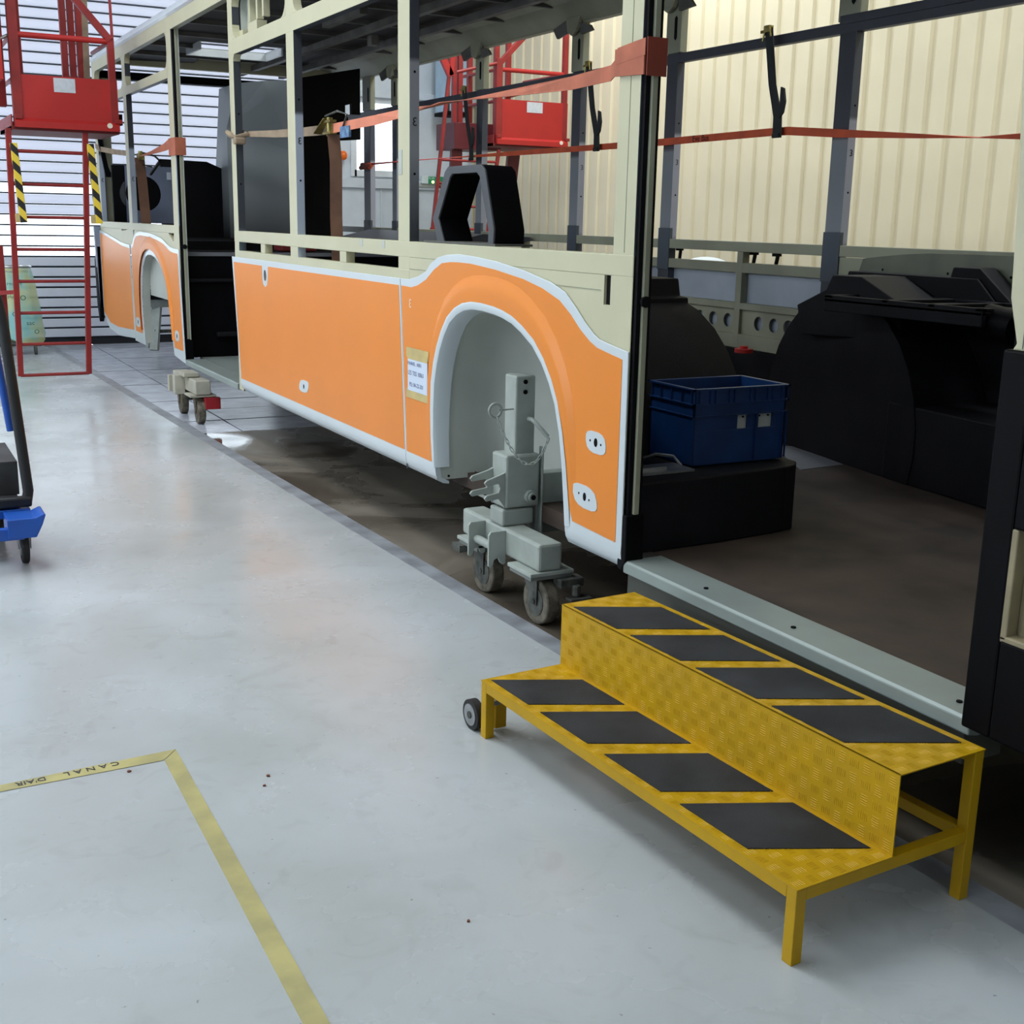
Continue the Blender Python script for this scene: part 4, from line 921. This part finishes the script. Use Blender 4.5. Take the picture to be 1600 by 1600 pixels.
for y in (.02, .08, .15, .22, .28): cp(MB().box(-.002, .006, y, y+.003, CH-.06, CH-.004), 'rib')
cp(MB().box(.20, .28, .016, .018, .12, .20).box(.30, .40, .016, .018, .12, .20), 'card_insert', mat('grey_card', (170, 172, 166), .7))
for x in (.245, .325, .368): cp(MB().cyl((x, .015, .175), (x, .010, .175), .004, 8), 'screw_hole', blackm)
cp(MB().box(.01, .44, .01, .28, -.003, 0), 'foot')

# ================================================================ BLACK HOOP
hp_ = thing('wheel_box_hoop', 'black moulded hoop standing on the cream window sill rail beside the orange arch', 'moulding', (2.45, 4.77, 1.49))
Ho = [(5.09, 1.494), (5.145, 1.60), (5.02, 1.80), (4.985, 1.822), (4.66, 1.822), (4.625, 1.80), (4.535, 1.56), (4.54, 1.494)]
Hi = [(5.02, 1.494), (5.085, 1.60), (4.965, 1.775), (4.94, 1.79), (4.70, 1.79), (4.675, 1.775), (4.585, 1.56), (4.59, 1.494)]
def frame(Ho, Hi, xo0, xo1, sc):
    n = len(Ho); vs = []
    for x, s in ((xo0, 1), (xo1, sc)):
        cy, cz = 4.80, 1.494
        vs += [(x, cy+(p[0]-cy)*s, cz+(p[1]-cz)*s) for p in Ho]+[(x, cy+(p[0]-cy)*s, cz+(p[1]-cz)*s) for p in Hi]
    fs = []
    for i in range(n-1):
        fs += [(i, i+1, n+i+1, n+i), (2*n+i, 3*n+i, 3*n+i+1, 2*n+i+1), (i, 2*n+i, 2*n+i+1, i+1), (n+i, n+i+1, 3*n+i+1, 3*n+i)]
    for i in (0, n-1): fs.append((i, n+i, 3*n+i, 2*n+i))
    return MB().add(vs, fs)
frame(Ho, Hi, 2.315, 2.325, 1).build('front_flange', mat('hoop_grey_edge', (66, 68, 72), .5), hp_, bevel=.003)
frame(Ho, Hi, 2.325, 2.46, .99).build('hoop_body', black, hp_, smooth=True)
MB().prism([(4.50, 1.494), (4.50, 1.503), (5.22, 1.503), (5.22, 1.494)], 2.305, 2.48).build('foot_plate', mat('hoop_foot', (84, 84, 78), .6), hp_)
MB().prism([(4.80, 1.79), (4.80, 1.80), (4.86, 1.80), (4.86, 1.79)], 2.36, 2.38).build('clip', black, hp_)

# ================================================================ STRAPS
ns = thing('ratchet_strap', 'worn orange ratchet strap stretched along the near window openings', 'strap', (2.42, 6.9, 2.09))
V = Vector
MB().ribbon([(2.30-.006, 3.445, 2.115), (2.30-.006, 3.62, 2.115)], [(0, 0, .10), (0, 0, .085)], .006).build('strap_wrap', strapw, ns)
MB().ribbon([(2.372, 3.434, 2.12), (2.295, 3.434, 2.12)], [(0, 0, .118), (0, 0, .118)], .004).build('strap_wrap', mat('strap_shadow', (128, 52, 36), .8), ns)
MB().ribbon([(2.292, 3.440, 2.150), (2.292, 3.50, 2.145), (2.292, 3.605, 2.135)], [(0, 0, .052)]*3, .003).build('strap_wrap', strapw, ns)
MB().ribbon([(2.294, 3.62, 2.10), (2.36, 3.75, 2.10), (2.41, 4.1, 2.10), (2.42, 4.6, 2.105), (2.42, 5.0, 2.11), (2.42, 5.25, 2.112)],
            [(0, 0, .052), (0, 0, .052), (0, 0, .048), (.02, 0, .030), (.045, 0, .012), (.05, 0, .0)], .003).build('webbing', strapw, ns)
MB().ribbon([(2.42, 5.25, 2.112), (2.42, 5.45, 2.105), (2.43, 5.75, 2.10), (2.46, 6.2, 2.095), (2.48, 6.9, 2.092)],
            [(.05, 0, .0), (.04, 0, .02), (.02, 0, .045), (0, 0, .05), (0, 0, .052)], .003).build('webbing', mat('pink_lit_webbing', (212, 128, 100), .7, var=.08), ns)  # lit stretch of the same strap, its brightness put into the colour
MB().ribbon([(2.48, 7.02, 2.09), (2.48, 7.5, 2.10), (2.45, 7.9, 2.11), (2.385, 8.30, 2.125)], [(0, 0, .058), (0, 0, .052), (0, 0, .045), (0, 0, .035)], .003).build('webbing', strapt, ns)
rt = MB().box(2.455, 2.50, 6.90, 7.02, 2.060, 2.075).box(2.455, 2.50, 6.90, 7.02, 2.125, 2.14).cyl((2.478, 6.96, 2.05), (2.478, 6.96, 2.155), .018, 14).bar((2.47, 6.98, 2.15), (2.45, 7.10, 2.07), .05, .008)
rt.build('ratchet', brass, ns, bevel=.003)
MB().tube([(2.45, 6.95, 2.16), (2.45, 6.75, 2.175), (2.46, 6.62, 2.15), (2.47, 6.75, 2.06)], .006, 8).build('ratchet_handle', grime, ns, smooth=True)
MB().box(2.46, 2.475, 6.60, 6.74, 2.03, 2.09).build('strap_tag', mat('blue_tag', (110, 150, 176), .5, rgb2=(60, 80, 130), scale=30), ns)
MB().ribbon([(2.49, 6.93, 2.06), (2.50, 6.92, 1.9), (2.50, 6.93, 1.6), (2.50, 6.90, 1.2), (2.52, 6.90, .9)], [(.066, -.026, 0)]*5, .004).build('strap_tail', strapb, ns)
MB().tube([(2.285, 8.46, 2.14), (2.29, 8.40, 2.12), (2.292, 8.34, 2.105), (2.30, 8.29, 2.10), (2.37, 8.285, 2.12), (2.37, 8.36, 2.14), (2.36, 8.40, 2.13)], [.016, .02, .012, .014, .016, .012, .01], 8).build('knot', strapt, ns, smooth=True)
MB().box(2.285, 2.36, 8.27, 8.33, 2.055, 2.10).build('knot', strapt, ns, bevel=.01)

fs_ = thing('ratchet_strap', 'tan ratchet strap with dangling tail across the farthest side windows', 'strap', (2.36, 11.9, 2.1))
MB().ribbon([(2.296, 13.66, 2.27), (2.296, 13.45, 2.23), (2.36, 12.9, 2.18), (2.37, 12.2, 2.14)], [(0, 0, .05), (0, 0, .05), (0, 0, .05), (0, 0, .05)], .003).build('webbing', strapt, fs_)
MB().ribbon([(2.36, 11.8, 2.10), (2.35, 11.2, 2.11), (2.33, 10.6, 2.13), (2.296, 10.26, 2.14)], [(.02, 0, .01), (0, 0, .03), (0, 0, .06), (0, 0, .08)], .003).build('webbing', strapw, fs_)
MB().ribbon([(2.293, 10.26, 2.115), (2.293, 10.03, 2.115)], [(0, 0, .135)]*2, .005).ribbon([(2.295, 10.03, 2.115), (2.375, 10.03, 2.115)], [(0, 0, .135)]*2, .005).build('strap_wrap', strapw, fs_)
MB().ribbon([(2.37, 11.82, 2.09), (2.38, 11.8, 1.9), (2.38, 11.7, 1.45)], [(.085, -.02, 0)]*3, .004).build('strap_tail', strapb, fs_)
MB().box(2.36, 2.41, 11.78, 11.90, 2.07, 2.13).cyl((2.385, 11.84, 2.06), (2.385, 11.84, 2.15), .02, 12).build('ratchet', brass, fs_, bevel=.003)
MB().tube([(2.39, 11.75, 2.13), (2.41, 11.35, 2.09), (2.41, 11.15, 2.04)], .009, 6).tube([(2.41, 11.15, 2.04), (2.41, 11.55, 1.94)], .014, 6).tube([(2.39, 11.78, 2.03), (2.41, 11.5, 2.0)], .006, 6).build('ratchet_handle', black, fs_)

ff = thing('orange_strap', 'long flat orange strap run along the far side windows', 'strap', (4.7, 6.0, 2.1))
xs_ = 4.72
P_f = [(xs_, 1.2, 2.02), (xs_, 3.0, 2.02), (xs_, 3.96, 2.014), (xs_, 4.25, 2.022), (xs_, 4.6, 2.045), (xs_, 5.2, 2.088), (xs_, 5.60, 2.121), (xs_, 5.72, 2.122), (xs_, 6.94, 2.114), (xs_, 8.0, 2.116), (xs_, 9.0, 2.12), (xs_, 10.0, 2.126)]
W_f = [(0, 0, .05), (0, 0, .05), (0, 0, .030), (.03, 0, .004), (0, 0, .022), (0, 0, .044), (0, 0, .046), (0, 0, .044), (0, 0, .044), (0, 0, .04), (0, 0, .035), (.03, 0, .006)]
MB().ribbon(P_f, W_f, .003).build('webbing', mat('bright_orange_webbing', (216, 86, 40), .6, var=.1, scale=8), ff)
MB().ribbon([(xs_, 10.0, 2.126), (xs_, 11.0, 2.13), (4.74, 12.1, 2.13)], [(.03, 0, .006), (.02, 0, .01), (0, 0, .02)], .003).build('webbing', mat('thin_strap', (190, 70, 60), .7), ff)
MB().tube([(4.74, 12.05, 2.12), (4.735, 12.32, 2.13), (4.735, 12.36, 2.10), (4.74, 12.1, 2.10)], .022, 8).build('knot', strapo, ff, smooth=True)
text('Eve Bus', .055, basis((xs_-.004, 6.42, 2.118), (0, -1, 0), (0, 0, 1)), mat('strap_ink', (90, 24, 18), .7), ff)
for k, (yt, yb, lab) in enumerate(((5.80, 5.67, 'rightmost black tie hanging from the far drip rail to the orange strap'), (7.76, 7.62, 'middle black tie on the far rail left of the orange-wrapped post'), (9.79, 9.64, 'leftmost black tie hanging in front of the second red platform'))):
    h = thing('hanging_tie', lab, 'strap', (4.70, yt, 2.69), group='black ties holding up the orange strap')
    zl = 2.10; X_ = 4.695
    MB().ribbon([(X_, yt, 2.69), (X_, yt-.02, 2.6), (X_, (yt+yb)/2, 2.38), (X_, yb, 2.2), (X_, yb-.005, 2.085)], [(0, .07, 0), (0, .065, 0), (0, .062, 0), (0, .07, 0), (0, .075, 0)], .006).build('tie_webbing', strapk, h)
    MB().prism([(yb-.02, 2.36), (yb-.045, 2.35), (yb-.062, 2.28), (yb-.05, 2.22), (yb-.02, 2.19)], X_-.01, X_+.004).build('tie_tail', strapk, h)
    MB().box(X_-.012, X_+.006, yb-.03, yb+.03, 2.085, 2.11).build('tie_loop', strapk, h, bevel=.004)
    MB().tube([(X_-.01, yt+.035, 2.62), (X_-.012, yt+.01, 2.70), (X_-.01, yt-.02, 2.70), (X_-.012, yt-.035, 2.64)], .006, 6).box(X_-.02, X_+.01, yt-.03, yt+.02, 2.665, 2.70).box(X_-.01, X_, yt-.02, yt+.06, 2.665, 2.68).build('hook', brass, h)

# ================================================================ NOTICE, TAPES, DEBRIS
nt = thing('taped_notice', 'white printed notice taped beside the nearest wheel arch on orange', 'notice', (2.27, 5.26, .88))
xn = XN-.011
MB().box(xn, xn+.0006, 5.128, 5.388, .758, .803).build('masking_tape', masking, nt); MB().box(xn, xn+.0006, 5.128, 5.388, .955, 1.0).build('masking_tape', masking, nt)
MB().box(xn-.0012, xn-.0004, 5.138, 5.368, .795, .965).build('paper_sheet', paper, nt)
MB().box(xn-.0018, xn-.0012, 5.136, 5.372, .945, .972).build('masking_tape', masking, nt)
bl = mat('blue_grey_ink', (88, 96, 130), .6)
text('PANNEL : ARR1', .024, basis((xn-.0016, 5.285, .925), (0, -1, 0), (0, 0, 1)), bl, nt)
text('LES TISS 10061', .030, basis((xn-.0016, 5.27, .880), (0, -1, 0), (0, 0, 1)), bl, nt)
text('PLI: 04-22-201', .028, basis((xn-.0016, 5.265, .825), (0, -1, 0), (0, 0, 1)), bl, nt)

t1 = single(MB().prism([(.674, 3.44), (.655, 2.0), (.63, -.6), (.68, -.6), (.705, 2.0), (.722, 3.505)], .0, .0012, 'z').build('floor_tape', mat('floor_tape_long', (184, 174, 114), .5, var=.1, scale=8, rgb2=(160, 152, 104)))); tag(t1, 'yellow masking tape strip running toward the camera on the pale floor', 'tape')
t2 = single(MB().prism([(-.8, 3.36), (-.8, 3.32), (.216, 3.434), (.672, 3.443), (.722, 3.507), (.217, 3.478)], .0013, .0017, 'z').build('floor_tape', mat('floor_tape_long', (1, 1, 1)))); tag(t2, 'yellow masking tape strip with handwritten lettering crossing the pale floor', 'tape')
def flat(x0, y0, x1, y1): return basis(((x0+x1)/2, (y0+y1)/2, .0026), (x1-x0, y1-y0, 0), (-(y1-y0), (x1-x0), 0))
text('C A N A L', .036, flat(.575, 3.482, .365, 3.468), ink, t2)
text("D'AIR", .034, flat(.350, 3.467, .250, 3.461), ink, t2)
text('C A', .034, flat(.215, 3.459, .10, 3.451), ink, t2)
def crumb(name, x, y, s, lab):
    pts = [(x+s*random.uniform(.5, 1)*math.cos(2*PI*i/7), y+s*random.uniform(.5, 1)*math.sin(2*PI*i/7)) for i in range(7)]
    o = MB().prism(pts, 0, .004, 'z').build(name, leaf); tag(o, lab, 'debris')
crumb('leaf_scrap', .922, 3.207, .009, 'larger brown leaf scrap lying right of the tape corner'); crumb('leaf_scrap', .895, 3.150, .006, 'smaller brown leaf scrap nearer the camera beside the larger scrap')
crumb('leaf_scrap', 1.12, 2.269, .006, 'lone brown scrap on open floor left of the yellow steps'); crumb('leaf_scrap', .565, 3.41, .007, 'dark scrap just inside the taped corner below the lettering')

# ================================================================ TROLLEY (left edge)
tr = thing('panel_trolley', 'blue and black panel trolley cut off by the left frame edge', 'trolley', (.3, 5.9, 0))
tp = lambda mb, n, m, **k: mb.build(n, m, tr, **k)
tp(MB().box(-.35, .60, 5.86, 5.94, .215, .255).box(-.35, .52, 6.25, 6.31, .215, .255).box(-.35, .55, 5.70, 5.74, .15, .205), 'base_frame', cartb, bevel=.004)
tp(MB().prism([(.48, .16), (.48, .25), (.60, .25), (.635, .265), (.645, .262), (.628, .215), (.60, .16)], 5.68, 5.855, 'y'), 'corner_bracket', cartb, bevel=.004)
tp(MB().tube([(.40, 5.95, 1.25), (.50, 5.95, 1.245), (.535, 5.95, 1.21), (.55, 5.94, 1.12), (.60, 5.90, .33), (.59, 5.90, .28)], .024, 12), 'end_frame', cartk, smooth=True)
tp(MB().box(-.35, .61, 5.86, 5.91, .262, .31), 'bumper', cartk, bevel=.01)
tp(MB().box(-.35, .56, 5.92, 6.5, .255, .30).box(.45, .57, 5.98, 6.5, .30, .46), 'board', mat('dark_ply', (58, 58, 60), .6, var=.3, scale=6), bevel=.004)
tp(MB().tube([(.50, 6.02, 1.15), (.555, 6.0, .60)], .018, 10), 'side_rail', cartb, smooth=True)
tp(MB().tube([(.545, 5.97, 1.22), (.585, 5.95, .60)], .008, 8), 'edge_tube', steel, smooth=True)
for yy, xx in ((5.86, .56), (6.35, .50), (5.90, -.28), (6.35, -.28)):
    tp(MB().cyl((xx-.015, yy, .079), (xx+.017, yy, .079), .079, 28), 'wheel', rubber, bevel=.006, smooth=True)
    tp(MB().cyl((xx-.017, yy, .079), (xx+.019, yy, .079), .045, 20), 'wheel_hub', steel, smooth=True)
    fk = MB()
    for sg in (-1, 1):
        fk.prism([(yy-.05, .155), (yy+.05, .155), (yy+.02, .07), (yy-.02, .07)], xx+.001+sg*.026-.002, xx+.001+sg*.026+.002)
    fk.box(xx-.03, xx+.032, yy-.05, yy+.05, .152, .162)
    tp(fk, 'caster_fork', steel)

# ================================================================ BIN BAG STAND
bs = thing('bin_bag_stand', 'translucent green printed bin bag on a wheeled stand by the shutter', 'bin bag', (1.55, 14.9, 0))
def bagf(u, v):
    z = .99-.83*v; t = 2*PI*u; rx = .17+.07*v+.012*math.sin(7*t+6*v); ry = .15+.05*v+.012*math.cos(5*t-4*v)
    return (1.55+.05*v+rx*math.cos(t), 14.95+ry*math.sin(t), z+.06*v*math.sin(t*2+1))
MB().grid(bagf, 28, 12).build('bag', bagm, bs, smooth=True)
MB().tube([(1.55+.175*math.cos(t), 14.95+.155*math.sin(t), .98) for t in [2*PI*i/20 for i in range(20)]], .012, 8, closed=True).tube([(1.55+.172*math.cos(t), 14.95+.152*math.sin(t), .93) for t in [2*PI*i/20 for i in range(20)]], .006, 6, closed=True).build('hoop', steel, bs, smooth=True)
MB().cyl((1.40, 15.1, .10), (1.40, 15.1, 1.0), .014, 10).box(1.36, 1.74, 14.78, 15.12, .10, .125).build('stand_frame', grime, bs)
for x in (1.42, 1.70): MB().cyl((x-.015, 14.8, .055), (x+.015, 14.8, .055), .055, 20).build('wheel', grime, bs, smooth=True)
MB().cyl((1.70, 14.74, .115), (1.76, 14.74, .115), .015, 10).build('knob', blackm, bs)
gi = mat('bag_print', (52, 88, 66), .6)
for (bx, bz, s_, bd) in ((1.52, .80, .055, 'recycle'), (1.60, .64, .08, 'O'), (1.66, .36, .07, 'sac'), (1.50, .46, .07, 'O'), (1.72, .26, .07, 'O'), (1.48, .66, .05, 'plus')):
    text(bd, s_, basis((bx, 14.745, bz), (1, 0, 0), (0, 0, 1)), gi, bs)

# ================================================================ SIGN, BEACON, RED BITS
sg = thing('exit_sign', 'green and white emergency exit sign on the far white wall', 'sign', (7.06, 15.72, 2.11))
MB().box(6.89, 7.25, 15.66, 15.73, 2.06, 2.165).build('sign_housing', mat('sign_white', (214, 226, 224), .4), sg, bevel=.01)
MB().box(6.98, 7.20, 15.652, 15.66, 2.06, 2.16).build('sign_face', green, sg)
text('SORTIE', .052, basis((7.06, 15.650, 2.135), (1, 0, 0), (0, 0, 1)), mat('sign_letter', (190, 235, 215), .5), sg)
lampm = bpy.data.materials.new('indicator_glow'); lampm.use_nodes = True; b_ = lampm.node_tree.nodes['Principled BSDF']; b_.inputs['Emission Color'].default_value = (1, .9, .25, 1); b_.inputs['Emission Strength'].default_value = 1.6
MB().cyl((7.045, 15.655, 2.085), (7.045, 15.645, 2.085), .020, 14).build('indicator_lamp', lampm, sg)
MB().box(6.85, 7.27, 15.70, 15.75, 2.02, 2.06).build('backplate', linerg, sg)
be = thing('warning_beacon', 'orange warning beacon on the white wall left of the window', 'beacon', (5.75, 15.7, 2.38))
MB().grid(lambda u, v: (5.765+.058*math.sin(PI*v)*math.cos(2*PI*u), 15.68+.058*math.sin(PI*v)*math.sin(2*PI*u), 2.383+.062*math.cos(PI*v)), 18, 10).build('beacon_lens', beacon, be, smooth=True)
MB().box(5.72, 5.80, 15.70, 15.78, 2.33, 2.43).build('beacon_base', hallw, be, bevel=.01)
rb = thing('tool_box', 'dark red box seen through the slots under the window sill', 'box', (3.43, 11.0, 1.365))
MB().box(3.30, 3.62, 10.55, 10.8, 1.295, 1.42).build('box_body', mat('dark_red_box', (112, 28, 30), .5), rb, bevel=.01)
MB().box(3.43, 3.47, 10.545, 10.55, 1.34, 1.36).build('latch', steel, rb)
rc = thing('red_reel', 'flat red plastic reel lying at the far wall behind the blue crate', 'reel', (4.62, 5.7, .85))
MB().cyl((4.60, 5.72, .862), (4.60, 5.72, .885), .055, 20).cyl((4.60, 5.72, .885), (4.60, 5.72, .90), .025, 14).build('reel_disc', mat('reel_red', (190, 44, 40), .4), rc, smooth=True)
tk = thing('white_drum', 'white rounded drum top just visible beyond the far sill rail', 'drum', (6.6, 8.6, 0))
MB().cyl((6.6, 8.8, 0), (6.6, 8.8, 1.22), .22, 28).grid(lambda u, v: (6.6+.22*math.sin(PI/2*v)*math.cos(2*PI*u), 8.8+.22*math.sin(PI/2*v)*math.sin(2*PI*u), 1.22+.10*math.cos(PI/2*v)), 28, 6).build('drum_body', hallw, tk, smooth=True)
bn = thing('white_counter', 'long white worktop beyond the bus by the ribbed wall', 'bench', (6.6, 6.0, 0))
MB().box(6.2, 7.2, 5.2, 7.4, 1.20, 1.26).build('worktop', hallw, bn, bevel=.01)
for x in (6.25, 7.1):
    for y in (5.25, 7.3): MB().box(x, x+.05, y, y+.05, 0, 1.20).build('leg', grime, bn)
